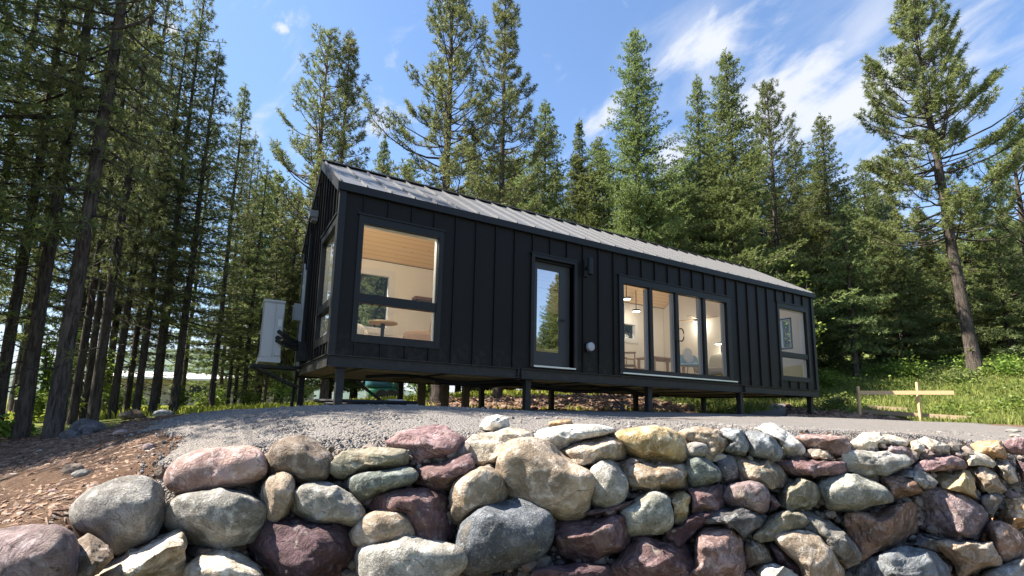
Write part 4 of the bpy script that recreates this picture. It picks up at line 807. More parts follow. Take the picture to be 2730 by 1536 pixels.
for k in range(9): g = G(); x = .5+1.5*k; g.box(x-.04, x+.04, .05, W_-.05, -.184, -.167); obj('strap', g, MBeam, under)
def post(x, y, w=.115):
    z = gz(x, y); g = G(); g.box(x-w/2, x+w/2, y-w/2, y+w/2, z-.05, -.19); g.box(x-.1, x+.1, y-.1, y+.1, z+.0, z+.045); g.box(x-.09, x+.09, y-.09, y+.09, -.205, -.187); return obj('post', g, MBeam, cab)
for x in (.19, 3.62, 6.75, 9.86, 12.9): post(x, .10)
for x in (.10, 2.3, 4.45, 6.62, 9.77, 12.85): post(x, 3.5)
for x in (2.75, 3.35, 3.9): z = gz(x, 3.3); g = G(); g.box(x-.075, x+.075, 3.22, 3.37, z-.05, -.19); obj('timber_prop', g, simple('prop_timber', (.16, .12, .085), .85, var=.25), cab)
g = G(); g.bar(atY(948, 1016, 1.6), atY(1040, 1087, 1.6), .05, .05); obj('brace', g, MBeam, cab)
g = G()
P = [np.array([x, 1.3+.25*math.sin(x*1.7), -.25-.05*math.sin(x*2.3+1)]) for x in np.linspace(2.2, 8.6, 30)]; g.tube(P, .045, 7)
P = [np.array([x, .8+.15*math.sin(x*1.1), -.23-.04*math.sin(x*3)]) for x in np.linspace(.8, 6.4, 24)]; g.tube(P, .03, 6); obj('drain_pipe', g, MRub, cab)
# fixtures on the walls
g = G(); g.box(4.86, 4.98, -.05, -.001, 1.97, 2.31); g.bar((4.92, -.05, 2.14), (4.92, -.13, 2.14), .05, .06); g.tube([(4.93, -.16, 1.99), (4.93, -.16, 2.33)], .055, 14); obj('wall_light', g, MTrim, cab)
g = G(); g.box(4.93, 5.07, -.05, -.001, .42, .60); vb = obj('outlet_cover', g, MTrim, cab)
g = G(); P = np.array([(5.0, -.05-.0*i, .53) for i in range(2)]); g.tube([(5.0, -.05, .53), (5.0, -.11, .53)], .085, 18); g.tube([(5.0, -.11, .53), (5.0, -.122, .53)], [.085, .05], 18); obj('vent_cap', g, MGrey, vb)
g = G(); g.box(-.19, -.04, 2.06, 2.30, 2.88, 3.01); g.box(-.15, -.04, 2.09, 2.27, 2.81, 2.88); obj('gable_vent', g, simple('dark_grey_metal', (.2, .205, .21), .45), cab)
g = G(); g.box(-.09, -.035, 2.55, 2.66, .0, 2.7); obj('downspout', g, MTrim, cab)
g = G()
for i, (y, top) in enumerate(((2.85, 1.7), (2.95, 1.9), (3.08, 1.6), (3.2, 2.1))): g.tube([(-.06, y, -.1), (-.06, y, top), (-.06, y+.05, top+.12)], .022, 7)
obj('conduit', g, MCond, cab)
g = G(); g.box(-.17, -.03, 2.25, 2.55, .06, .42); obj('electric_box', g, MTrim, cab)
g = G(); g.box(-.22, -.04, 3.0, 3.3, .95, 1.3); obj('meter_box', g, MGrey, cab)
g = G()
for y in (2.7, 3.3): g.bar((-.95, y, -.05), (0.0, y, -.05), .05, .05); g.bar((-.85, y, -.07), (0, y, -.45), .035, .035)
g.bar((-.93, 2.6, -.05), (-.93, 3.42, -.05), .05, .05); obj('bracket', g, MTrim, cab)
for k, (y0, y1) in enumerate(((3.1, 3.35), (2.9, 3.5))):
    g = G(); g.bar((-.07, y0, .0), (-.07, y1, gz(-.07, y1)+.02), .05, .05); obj('brace', g, MBeam, cab)
# outdoor unit on its bracket
ac = thing('air_conditioner', 'tall white outdoor air conditioner on a black bracket at the left end of the cabin', 'air conditioner', (-.63, 3.0, -.02))
MAC = simple('unit_paint', (.52, .53, .53), .4, var=.05)
g = G(); g.box(-.81, -.45, 2.585, 3.415, .03, 1.21); g.box(-.80, -.62, 2.572, 2.584, .12, 1.16); g.box(-.825, -.435, 2.57, 3.43, 1.20, 1.235); g.box(-.82, -.44, 2.575, 3.425, .02, .10)
obj('body', g, MAC, ac)
g = G()
for zc_ in (.36, .90):
    for r in (.05, .11, .17, .23): th = np.linspace(0, 2*math.pi, 25); g.tube([(-.825, 3.0+r*math.cos(t), zc_+r*math.sin(t)) for t in th], .006, 4, False)
obj('fan_grille', g, MTrim, ac)
g = G(); g.box(-.56, -.46, 2.545, 2.575, .15, .95); obj('service_panel', g, simple('panel_paint', (.5, .51, .52), .45), ac)
g = G()
for zz in (.14, .16, 1.17, 1.185): g.box(-.816, -.444, 2.578, 2.586, zz, zz+.008)
for xx in (-.815, -.60, -.452): g.box(xx, xx+.008, 2.576, 2.584, .04, 1.2)
obj('panel_seam', g, MGrey, ac)
g = G(); g.box(-.545, -.475, 2.535, 2.55, .72, .86); obj('sticker', g, MWhite, ac)
g = G(); g.tube([(-.52, 2.55, .62), (-.45, 2.45, .56), (-.3, 2.5, .48), (-.05, 2.6, .40)], .04, 7); g.tube([(-.54, 2.55, .5), (-.45, 2.42, .42), (-.3, 2.47, .38), (-.05, 2.55, .36)], .045, 7); g.tube([(-.55, 2.55, .44), (-.4, 2.4, .33), (-.05, 2.5, .25)], .03, 6); obj('hose', g, MRub, ac)
# ------------------------------------------------------------------ inside the cabin
FZ = .08
def emis(name, col, s):
    m, t, out = newmat(name); e = t.new('ShaderNodeEmission'); e.inputs[0].default_value = (*col, 1); e.inputs[1].default_value = s; t.l.new(e.outputs[0], out.inputs[0]); return m
ELamp = emis('lamp_glow', (1, .84, .62), 3)
def ilight(p, W, size=.15):
    l = bpy.data.lights.new('lamp_and_fill_light', 'POINT'); l.energy = W; l.color = (1, .90, .76); l.shadow_soft_size = size
    o = bpy.data.objects.new('lamp_and_fill_light', l); COL.objects.link(o); o.location = p
def cushion_thing(name, label, cat, c, size, rz, fab, leg, wing=False):
    """upholstered armchair: seat, back, arms, legs"""
    t = thing(name, label, cat, (c[0], c[1], FZ)); R = rotz(rz); o = np.array([c[0], c[1], FZ]); w, d = size
    P = lambda x, y, z: o+R@np.array([x, y, z])
    g = G(); g.pillow(P(0, -.03, .38), (w*.42, d*.44, .10), 5, 14, R); obj('seat', g, fab, t, True)
    g = G(); g.pillow(P(0, d*.40, .62), (w*.46, .09, .33), 4, 14, R@rotx(-.12)); obj('backrest', g, fab, t, True)
    for s in (-1, 1): g = G(); g.pillow(P(s*w*.44, 0, .48), (.07, d*.42, .16), 4, 12, R); obj('arm', g, fab, t, True)
    for sx in (-1, 1):
        for sy in (-1, 1): g = G(); g.tube([P(sx*w*.36, sy*d*.34, .30), P(sx*w*.42, sy*d*.40, 0)], [.022, .014], 7); obj('leg', g, leg, t)
    return t
FTan = simple('tan_upholstery', (.42, .28, .18), .8, var=.15, nscale=20, bump=.2, bscale=200); FCream = simple('cream_upholstery', (.66, .60, .50), .85, var=.1, nscale=20, bump=.2, bscale=200)
FGrey = simple('beige_upholstery', (.42, .40, .34), .85, var=.1, nscale=20, bump=.2, bscale=200); FBlue = simple('pale_blue_shell', (.36, .55, .66), .5, var=.05)
cushion_thing('armchair', 'tan armchair seen through the front window at the left end of the cabin', 'armchair', (2.02, 1.62), (.74, .7), -2.0, FTan, MOak)
cushion_thing('armchair', 'cream armchair by the back window at the left end of the cabin', 'armchair', (.62, 1.55), (.70, .7), 1.2, FCream, MOak)
t = thing('pedestal_table', 'small round pedestal table between the two armchairs behind the left window', 'table', (1.0, .74, FZ))
g = G(); g.lathe([(0, .60), (.25, .60), (.26, .615), (.25, .63), (0, .63)], (1.0, .74, FZ), 28); obj('top', g, MOak, t)
g = G(); g.lathe([(.035, .02), (.03, .3), (.035, .60)], (1.0, .74, FZ), 12); obj('column', g, MTrim, t); g = G(); g.lathe([(.18, 0), (.18, .012), (.04, .03)], (1.0, .74, FZ), 20); obj('base', g, MTrim, t)
g = G(); p0 = atY(930+630*.276, 560+845*.276, 3.5); g.box(p0[0], p0[0]+1.3, 3.38, 3.655, p0[2]-.04, p0[2]+.02); g.box(p0[0]+.1, p0[0]+.13, 3.45, 3.655, p0[2]-.2, p0[2]-.04); g.box(p0[0]+1.1, p0[0]+1.13, 3.45, 3.655, p0[2]-.2, p0[2]-.04)
tag(obj('wall_shelf', g, simple('walnut', (.16, .09, .05), .5), None, False), 'dark brown wall shelf on the back wall behind the left window', 'shelf')
def wood_chair(c, rz, label):
    t = thing('dining_chair', label, 'chair', (c[0], c[1], FZ), 'wooden chairs at the dining table'); R = rotz(rz); o = np.array([c[0], c[1], FZ]); P = lambda x, y, z: o+R@np.array([x, y, z])
    g = G(); g.pillow(P(0, 0, .45), (.22, .21, .025), 6, 12, R); obj('seat', g, MOak, t, True)
    g = G(); th = np.linspace(-1, 1, 9); g.tube([P(.22*x, .2+.03*(1-x*x), .78) for x in th], .028, 8); obj('backrest', g, MOak, t, True)
    for sx in (-1, 1):
        g = G(); g.tube([P(sx*.2, .19, .80), P(sx*.2, .19, .44), P(sx*.21, .21, 0)], .017, 7); obj('leg', g, MOak, t); g = G(); g.tube([P(sx*.2, -.18, .45), P(sx*.21, -.19, 0)], .017, 7); obj('leg', g, MOak, t)
    return t
wood_chair((8.35, 2.35), 2.3, 'wooden dining chair on the left side of the table behind the sliding door'); wood_chair((9.35, 3.05), .2, 'wooden dining chair behind the table, by the back wall')
t = thing('dining_table', 'wooden dining table behind the middle panes of the sliding door', 'table', (9.75, 2.45, FZ))
g = G(); g.box(9.1, 10.4, 2.1, 2.8, FZ+.71, FZ+.75); obj('tabletop', g, MOak, t)
for x in (9.16, 10.34):
    for y in (2.16, 2.74): g = G(); g.box(x-.03, x+.03, y-.03, y+.03, FZ, FZ+.71); obj('leg', g, MOak, t)
c = (9.42, 1.15); t = thing('side_chair', 'pale blue shell chair with a white cushion behind the sliding door', 'chair', (*c, FZ)); R = rotz(-.5)
g = G(); g.pillow((c[0], c[1], FZ+.46), (.25, .23, .05), 3, 14, R); g.pillow(np.array([c[0], c[1], FZ+.60])+R@np.array([0, .2, 0]), (.27, .05, .17), 3, 14, R@rotx(-.2)); obj('seat_shell', g, FBlue, t, True)
g = G(); g.pillow(np.array([c[0], c[1], FZ+.72])+R@np.array([-.02, .12, 0]), (.13, .06, .22), 2.4, 12, R@rotx(-.25)); obj('cushion', g, MWhite, t, True)
for sx in (-1, 1):
    for sy in (-1, 1): g = G(); g.tube([np.array([c[0], c[1], FZ+.43])+R@np.array([sx*.12, sy*.12, 0]), np.array([c[0], c[1], FZ])+R@np.array([sx*.22, sy*.2, 0])], [.018, .012], 7); obj('leg', g, MOak, t)
cushion_thing('sofa', 'beige sofa against the inner wall behind the rightmost pane of the sliding door', 'sofa', (10.7, 1.2), (1.3, .8), -1.57, FGrey, MOak)
t = thing('cabinet', 'dark brown cabinet behind the leftmost pane of the sliding door', 'cabinet', (7.45, 2.2, FZ))
g = G(); g.box(7.1, 7.62, 2.0, 2.5, FZ+.08, FZ+.92); obj('carcass', g, simple('cabinet_wood', (.17, .08, .05), .5), t); g = G(); g.box(7.08, 7.64, 1.98, 2.52, FZ+.92, FZ+.95); obj('top', g, MOak, t); g = G(); g.box(7.15, 7.57, 2.05, 2.45, FZ, FZ+.08); obj('plinth', g, MTrim, t)
# lamps seen lit, then two added lights for the end rooms
for (zx, zy), Y, lab in (((290, 468), 3.2, 'round lit ceiling light above the framed back window'), ((155, 300), 2.3, 'round lit ceiling light at the top left of the sliding door')):
    p = atY(1640+zx*.1932, 740+zy*.1932, Y)
    t = thing('ceiling_light', lab, 'ceiling light', tuple(p), 'round ceiling lights in the cabin')
    g = G(); g.lathe([(0, .05), (.12, .05), (.125, .03), (.12, .0)], tuple(p), 24); obj('rim', g, MTrim, t); g = G(); g.lathe([(.115, .0), (.10, -.015), (0, -.02)], tuple(p), 24); obj('diffuser', g, ELamp, t, True)
    g = G(); g.tube([(p[0], p[1], p[2]+.05), (p[0], p[1], zc(p[1])-.01)], .012, 6); obj('rod', g, MTrim, t)
    ilight((p[0], p[1]-.1, p[2]-.12), 4)
p = atY(1640+1130*.1932, 740+600*.1932, 2.2)
t = thing('ceiling_fan', 'ceiling fan with three lit bulbs and wooden blades behind the sliding door', 'ceiling fan', tuple(p))
g = G(); g.tube([tuple(p+np.array([0, 0, .1])), (p[0], p[1], zc(p[1])-.01)], .014, 6); obj('rod', g, MTrim, t)
g = G(); g.lathe([(0, .12), (.09, .1), (.11, .04), (.07, 0), (0, 0)], tuple(p), 18); obj('motor', g, MTrim, t, True)
for k in range(4): a = .3+k*math.pi/2; g = G(); g.bar(p+np.array([.1*math.cos(a), .1*math.sin(a), .05]), p+np.array([.62*math.cos(a), .62*math.sin(a), .06]), .13, .012); obj('blade', g, MOak, t)
for k in range(3): a = k*2.1; g = G(); g.pillow(p+np.array([.07*math.cos(a), .07*math.sin(a), -.05]), (.035, .035, .045), 2, 10); obj('bulb', g, ELamp, t, True)
ilight(tuple(p+np.array([0, 0, -.16])), 4.5)
p = atX(1640+1460*.1932, 740+930*.1932, 11.0)
t = thing('table_lamp', 'lit lamp with a flat shade behind the rightmost pane of the sliding door', 'lamp', (p[0], p[1], FZ))
g = G(); g.lathe([(.14, 0), (.14, .02), (.012, .04), (.012, p[2]-FZ+.05)], (p[0], p[1], FZ), 14); obj('stand', g, MTrim, t); g = G(); g.lathe([(.05, .10), (.16, .02), (.155, .02), (.045, .10)], tuple(p), 20); obj('shade', g, FCream, t); g = G(); g.lathe([(.15, .02), (0, .0)], tuple(p), 18); obj('diffuser', g, ELamp, t)
ilight((p[0], p[1], p[2]-.1), 1.5)
g = G(); q0 = atX(1640+1290*.1932, 740+720*.1932, 11.2); q1 = atX(1640+1500*.1932, 740+1080*.1932, 11.2)
ilight((1.0, .55, 2.45), 24)  # unseen light and fitting added to brighten the left room
t = thing('ceiling_light', 'unseen round ceiling light added to brighten the room behind the left window', 'ceiling light', (1.0, .5, 2.65), 'round ceiling lights in the cabin')
g = G(); g.lathe([(0, .05), (.17, .05), (.18, .03), (.17, .0)], (1.0, .5, 2.65), 24); obj('rim', g, MTrim, t); g = G(); g.lathe([(.165, .0), (.15, -.02), (0, -.03)], (1.0, .5, 2.65), 24); obj('diffuser', g, ELamp, t, True)
g = G(); g.tube([(1.0, .5, 2.7), (1.0, .5, zc(.5)-.01)], .012, 6); obj('rod', g, MTrim, t)
ilight((12.2, 1.8, 2.5), 3)  # added fill light without a fixture, in the room behind the right window
# ------------------------------------------------------------------ site objects
MPlank = wood_mat('weathered_plank', (.26, .19, .12), (.40, .31, .21), 3.0)
bb = atD(2293, 1108, 14.0); b2 = atD(2455, 1122, 13.3)
t = thing('batter_board', 'raw timber batter board with two stakes and a rail right of the cabin', 'stakes', tuple(bb))
def up_to(p, py):
    lo, hi = p[2]-1, p[2]+30
    for _ in range(40):
        m = (lo+hi)/2
        if proj((p[0], p[1], m))[1] > py: lo = m
        else: hi = m
    return lo
for p, ty, w in ((bb, 1030, .085), (b2, 1019, .10)):
    zt = up_to(p, ty); g = G(); g.box(p[0]-w/2, p[0]+w/2, p[1]-.025, p[1]+.025, p[2]-.25, zt); obj('stake', g, MStake, t)
q0 = atD(2288, 1047, 13.98); q1 = atD(2543, 1047, 12.95); g = G(); g.bar(q0, q1, .04, .105); obj('rail', g, MStake, t)
for (x0, y0, x1, y1, dd0, dd1), lab in (((2300, 1098, 2590, 1118, 14.6, 12.6), 'longer bare timber plank lying on the ground behind the batter board'), ((2310, 1091, 2420, 1096, 15.3, 14.6), 'shorter weathered plank lying in the grass edge behind the batter board')):
    p, q = atD(x0, y0, dd0), atD(x1, y1, dd1); p[2] = gz(p[0], p[1])+.09; q[2] = gz(q[0], q[1])+.09
    g = G(); g.bar(p, q, .05, .11); tag(obj('plank', g, MPlank), lab, 'plank', 'planks beside the batter board')
p = atY(1068, 1085, .55); z = gz(p[0], p[1])+.02
g = G(); g.pillow((p[0], p[1], z+.05), (.27, .2, .05), 8, 14, rotz(.3)); g.pillow((p[0]-.05, p[1]+.1, z+.13), (.15, .12, .04), 6, 12, rotz(-.4)); tag(obj('foam_block', g, MWhite, None, True), 'white foam block lying on the gravel under the left half of the cabin', 'foam block')
p = atY(972, 1088, .55); z = gz(p[0], p[1])+.015
g = G(); th = np.linspace(0, 6*math.pi, 70); g.tube([(p[0]+(.3+.02*t_)*1.3*math.cos(t_), p[1]+(.3+.02*t_)*.8*math.sin(t_), z+.03+.006*t_) for t_ in th], .028, 7); tag(obj('hose_coil', g, MRub), 'coil of black pipe lying on the gravel beside the front left post', 'pipe')
p = atD(1650, 1090, 10.6); z = gz(p[0], p[1])
t = thing('hand_cart', 'small black folding hand cart with a slanted handle standing under the cabin', 'hand cart', (p[0], p[1], z)); R = CR; 
def q_(px, py, d=10.6): return atD(px, py, d)
g = G(); g.tube([q_(1612, 1040), q_(1640, 1066), q_(1652, 1078)], .016, 6); g.tube([q_(1600, 1042), q_(1614, 1040)], .018, 6); obj('handle', g, MRub, t)
g = G(); 
for a, b in (((1640, 1072), (1628, 1096)), ((1636, 1074), (1664, 1097)), ((1655, 1078), (1668, 1097)), ((1628, 1086), (1664, 1086))): g.bar(q_(*a), q_(*b), .03, .03); g.bar(q_(*a, 10.9), q_(*b, 10.9), .03, .03)
g.bar(q_(1640, 1073), q_(1640, 1073, 10.9), .03, .03); obj('frame', g, MRub, t)
# machine seen under the cabin
p = atD(1008, 1040, 21); t = thing('trailer', 'teal and green trailer among the trees, seen under the cabin floor', 'trailer', (p[0], p[1], gz(p[0], p[1])))
MT = simple('teal_cover', (.03, .13, .17), .5); MGn = simple('green_body', (.03, .17, .09), .5)
def cb(px0, px1, py0, py1, d, dep, g): a = atD(px0, py1, d); b = atD(px1, py0, d); c = (a+b)/2; R = np.stack([HR, HF, [0, 0, 1]], 1); g.pillow(c+HF*dep/2, (abs((b-a)@HR)/2, dep/2, abs(b[2]-a[2])/2), 7, 14, R); return c
g = G(); cb(970, 1056, 1008, 1034, 21, 1.6, g); obj('cover', g, MT, t, True); g = G(); cb(975, 1054, 1032, 1058, 20.95, 1.5, g); obj('body', g, MGn, t, True)
for x in (1018, 1044): g = G(); c = atD(x, 1058, 20.6); g.tube([c, c+HF*.22], .30, 18); obj('wheel', g, MRub, t)
# neighbouring house beyond the left trees
d = 37; a = atD(215, 1085, d); b = atD(775, 1085, d+2); ax = (b-a)/np.linalg.norm(b-a); ax[2] = 0; ax /= np.linalg.norm(ax); pp = np.cross([0, 0, 1], ax); Ln = (b-a)@ax
t = thing('house', 'low neighbouring house with beige walls and a pale roof beyond the left trees', 'house', tuple(a))
zt = up_to(b, 1022); zb = gz(a[0], a[1])-1.5
v = lambda u, w, z: a+ax*u+pp*w+np.array([0, 0, z-a[2]])
g = G(); g.add([v(u, w, z) for u in (0, Ln) for w in (0, 8) for z in (zb, zt)], [[0, 1, 3, 2], [4, 6, 7, 5], [0, 4, 5, 1], [2, 3, 7, 6], [1, 5, 7, 3]]); hw = obj('wall', g, simple('beige_render', (.34, .28, .20), .9, var=.1), t)
g = G(); P = [(-.7, zt-.05), (-.7, zt+.1), (4, zt+.75), (8.7, zt+.1), (8.7, zt-.05)]; g.add([v(u, w, z) for u in (-.6, Ln+.6) for w, z in P], [[i, (i+1) % 5, 5+(i+1) % 5, 5+i] for i in range(5)]+[[0, 1, 3, 4], [9, 8, 6, 5]], [[1, 2, 3], [8, 7, 6]]); obj('roof', g, simple('pale_roof', (.62, .58, .54), .7), t)
for u in (3, 7.5, 11): g = G(); g.add([v(u+du, -.03, z) for du in (0, 1.2) for z in (zt-1.3, zt-.4)], [[0, 1, 3, 2]]); obj('window', g, MTrim, hw)
# loose rocks, log, boards on the left
def freestone(px, py, wpx, hpx, d, colk, fam, seed, label, name='boulder', cat='boulder', flat=.7, grp=None):
    V, F = ico(4); V = V.copy(); rng = random.Random(seed)
    for i in range(9):
        n = np.array([rng.gauss(0, 1) for _ in range(3)]); n /= np.linalg.norm(n); off = rng.uniform(.7, .95)*np.max(V@n); V -= (np.maximum(0, V@n-off)*.9)[:, None]*n
    w = wpx*d/FPX/2; h = hpx*d/FPX/2; o = Vector((seed*3.1, 2, 5))
    X = V*np.array([w, w*flat, h]); X *= (1+.12*np.array([noise.fractal(Vector(x)*2+o, .9, 2, 4) for x in V]))[:, None]
    X = X@rotz(rng.uniform(-.5, .5)-YAW).T
    g = G(); g.add(X, None, F); o_ = obj(name, g, RM[fam], None, True); p = atD(px, py, d); o_.location = (p[0], p[1], max(p[2], gz(p[0], p[1])+h*.35)); o_.color = (*RC[colk], 1); tag(o_, label, cat, grp)
freestone(436, 1110, 52, 26, 8.0, 'lblue', 'g', 1, 'pale bluish rock at the left edge of the gravel pad')
freestone(232, 1150, 80, 62, 5.8, 'slate', 's', 2, 'dark slate boulder half buried at the foot of the left trees')
freestone(185, 1172, 60, 36, 5.6, 'slate', 's', 3, 'low dark stone left of the half buried slate boulder')
freestone(345, 1108, 50, 24, 7.4, 'brown', 't', 4, 'brown stone under the broken log at the left edge of the pad')
freestone(322, 1170, 36, 20, 4.9, 'pink', 't', 6, 'pinkish stone lying on the dirt below the left trees')
freestone(215, 1285, 50, 26, 3.2, 'lgrey', 't', 7, 'pale oblong stone on the reddish dirt above the round grey boulder')
freestone(140, 1315, 26, 18, 3.0, 'pink', 't', 8, 'small pale stone on the reddish dirt at left')
freestone(195, 1262, 62, 34, 3.3, 'brown', 't', 9, 'brown slab of shale sticking out of the reddish dirt')
freestone(395, 1215, 40, 26, 3.5, 'mauve', 's', 10, 'mauve stone on the gravel left of the long pinkish boulder')
freestone(425, 1270, 34, 40, 3.15, 'brown', 's', 12, 'upright brown stone between the round grey boulder and the long pinkish boulder')
freestone(2705, 1162, 26, 10, 5.2, 'cream', 't', 14, 'pale stone on the gravel above the rosy boulder')
freestone(2702, 1149, 34, 9, 5.6, 'lgrey', 'g', 15, 'grey flat stone on the gravel at the right edge of the picture')
freestone(705, 1265, 40, 36, 3.16, 'pink', 't', 16, 'small pinkish rubble stone between the pinkish boulder and the egg shaped stone')
freestone(672, 1297, 28, 24, 3.1, 'cream', 't', 17, 'small cream rubble stone left of the egg shaped stone')
MBark = None
p0 = atD(330, 1112, 7.3); g = G(); g.tube([atD(352, 1094, 7.3), atD(366, 1102, 7.25), atD(378, 1112, 7.2)], [.03, .05, .045], 8); g.tube([atD(366, 1102, 7.25), atD(385, 1117, 7.4), atD(400, 1121, 7.6)], [.04, .04, .03], 8)
tag(obj('log', g, simple('dead_wood', (.10, .07, .045), .9, bump=.6), None, True), 'broken dark log lying at the left edge of the gravel pad', 'log')
p, q = atD(672, 1081, 20), atD(752, 1081, 20); g = G()
for k in range(4): p_ = p+HF*.25*k; q__ = q+HF*.25*k; p_[2] = q__[2] = p[2]; g.bar(p_, q__, .2, .16)
tag(obj('board_stack', g, simple('orange_boards', (.42, .19, .08), .7)), 'stack of orange brown boards in the meadow left of the cabin', 'boards')
# ------------------------------------------------------------------ trees
def bark_mat(name, c0, c1, c2):
    m, t, out = newmat(name); tc = t.new('ShaderNodeTexCoord').outputs['Object']
    v = t.mapping(tc, (1, 1, .28)); n = t.noise(v, 14, 6, .7, .6); w = t.noise(t.mapping(tc, (1, 1, .12)), 34, 5, .7, .4); b = t.noise(tc, 1.5, 3)
    c = t.mix(t.sramp(n, .35, .65), c0, c1); c = t.mix(t.math('MULTIPLY', t.sramp(b, .5, .7), .6), c, c2)
    c = t.mix(t.math('MULTIPLY', t.math('SUBTRACT', 1., t.sramp(w, .36, .5)), .8), c, tuple(x*.3 for x in c0))
    principled(t, out, base=c, rough=.92, spec=.15, normal=t.bump(t.math('ADD', n, w), 1.0, .03)); return m
BKG = bark_mat('bark_grey', (.045, .036, .03), (.115, .095, .08), (.085, .055, .04))
BKR = bark_mat('bark_brown', (.09, .06, .04), (.20, .145, .11), (.16, .085, .05))
LP = leafmat('pine_needles', (.105, .125, .045), (.25, .265, .092), .42, .5, .5)
LF = leafmat('fir_needles', (.09, .125, .042), (.235, .275, .088), .42, .5, .5)
LD = leafmat('dark_needles', (.085, .12, .044), (.20, .23, .08), .42, .5, .5)
LB = leafmat('broad_leaves', (.10, .165, .03), (.24, .32, .055), .45, .5, 1.0)
def needles(P, Dr, ln, w, n, rng, spread):
    """n needle blades around each tuft"""
    k = len(P); P = np.repeat(P, n, 0); Dr = np.repeat(Dr, n, 0); ln = np.repeat(ln, n)*rng.uniform(.6, 1.15, k*n)
    rv = rng.normal(0, 1, (k*n, 3)); rv /= np.linalg.norm(rv, axis=1)[:, None]
    d = Dr*(1-spread)+rv*spread; d /= np.linalg.norm(d, axis=1)[:, None]+1e-9
    s = np.cross(d, rng.normal(0, 1, (k*n, 3))); s /= np.linalg.norm(s, axis=1)[:, None]+1e-9
    wd = w*rng.uniform(.7, 1.3, k*n)
    V = np.stack([P-s*wd[:, None]*.4, P+s*wd[:, None]*.4, P+d*(ln*.6)[:, None]+s*wd[:, None]*.5, P+d*ln[:, None], P+d*(ln*.6)[:, None]-s*wd[:, None]*.5], 1).reshape(-1, 3)
    i = np.arange(k*n)[:, None]*5; return V, i+np.array([0, 1, 2, 4]), i+np.array([2, 3, 4])
def gen_tree(seed, H, cb, R, r0, kind, dens=1.0, dead=0.0, fine=0, lean=(0, 0), prof=None):
    rng = np.random.default_rng(seed); gt = G()
    nz_ = 14; zs = np.linspace(0, H, nz_); wob = np.cumsum(rng.normal(0, .012*H/nz_, (nz_, 2)), 0)*min(1, H/9); wob -= wob[0]
    ax = np.stack([wob[:, 0]+lean[0]*zs*(zs/H), wob[:, 1]+lean[1]*zs*(zs/H), zs], -1)
    rr = r0*(1-zs/H)**.8*(1)+.008; rr[0] *= 1.25
    axb = ax.copy(); axb[0, 2] -= .5; gt.tube(axb, rr, 9)
    at = lambda z: np.array([np.interp(z, zs, ax[:, i]) for i in range(3)])
    tp, td, tl = [], [], []
    def tuft(p, d, l): tp.append(p); td.append(d/(np.linalg.norm(d)+1e-9)); tl.append(l)
    pine = kind == 'P'
    prof = prof or ((lambda t: ((1-t)**.72)*(.8+.3*min(1, t*5))+.07) if pine else (lambda t: (1-t)**.85*(1 if t > .12 else .55+t*3.7)+.04))
    z = cb
    gap = {'P': .42, 'F': .27, 'L': .34}[kind]/dens**.5
    az0 = rng.uniform(0, 6)
    while z < H-.25:
        t = (z-cb)/(H-cb); nb = rng.integers(3, 6) if pine else rng.integers(4, 7)
        az0 += rng.uniform(.5, 1.4)
        for k in range(nb):
            az = az0+k*2*math.pi/nb+rng.normal(0, .3); L = R*prof(t)*rng.uniform(.55, 1.15)
            if rng.random() < .10: L *= 1.4
            elif rng.random() < .12: L *= .45
            if pine: e0, e1 = -.22+.8*t+rng.normal(0, .14), .85+.4*t+rng.normal(0, .18)
            elif kind == 'F': e0, e1 = -.30+.75*t+rng.normal(0, .1), .05+.6*t+rng.normal(0, .1)
            else: e0, e1 = -.45+.8*t+rng.normal(0, .12), -.25+.9*t+rng.normal(0, .15)
            m = 6; p = at(z+rng.uniform(-.12, .12)); pts = [p]; st = L/(m-1); h = np.array([math.cos(az), math.sin(az)])
            for i in range(m-1):
                e = e0+(e1-e0)*(i/(m-2))**1.2; h2 = h+rng.normal(0, .10, 2); h2 /= np.linalg.norm(h2)
                p = p+np.array([h2[0]*math.cos(e), h2[1]*math.cos(e), math.sin(e)])*st; pts.append(p)
            pts = np.array(pts); br = max(.006, min(.045, .010+.011*L)); gt.tube(pts, np.linspace(br, .004, m), 4, False)
            if pine:
                ss = np.arange(.5 if L > .8 else .1, 1.0, .13/max(L, .3)/dens)
            else: ss = np.arange(.12, 1.0, (.13 if kind == 'F' else .17)/max(L, .25)/dens)
            for s in ss:
                f = s*(m-1); i = min(int(f), m-2); q = pts[i]+(pts[i+1]-pts[i])*(f-i); d = pts[i+1]-pts[i]; d = d/(np.linalg.norm(d)+1e-9)
                sd = np.cross(d, (0, 0, 1.)); sd /= np.linalg.norm(sd)+1e-9
                for sg in (-1, 1):
                    if rng.random() < (.22 if pine else .12): continue
                    if pine:
                        tw = L*.30*(1.15-s)+.10; dd = d*.7+sd*sg*rng.uniform(.35, .95)+np.array([0, 0, rng.uniform(.05, .6)]); dd /= np.linalg.norm(dd); e = q+dd*tw
                        if tw > .22: gt.tube([q, e], [.006, .004], 3, False)
                        tuft(e, dd+np.array([0, 0, .25]), rng.uniform(.13, .2))
                        if tw > .28: tuft(q+dd*tw*.62, dd, rng.uniform(.12, .17))
                    else:
                        tw = min(.75, L*.36)*(1.1-s)+.08; dd = d*.65+sd*sg*rng.uniform(.5, 1.0)+np.array([0, 0, rng.uniform(-.25, .22)]); dd /= np.linalg.norm(dd)
                        nn = max(1, int(tw/.15))
                        for j in range(nn): tuft(q+dd*tw*(j+.6)/nn, dd, rng.uniform(.10, .16))
            tuft(pts[-1], pts[-1]-pts[-2]+np.array([0, 0, .1]), .18 if pine else .13)
        z += gap*rng.uniform(.75, 1.3)*(1-.35*t)
    for j in range(7): tuft(at(H-.12*j), np.array([rng.normal(0, .4), rng.normal(0, .4), 1.]), .17)
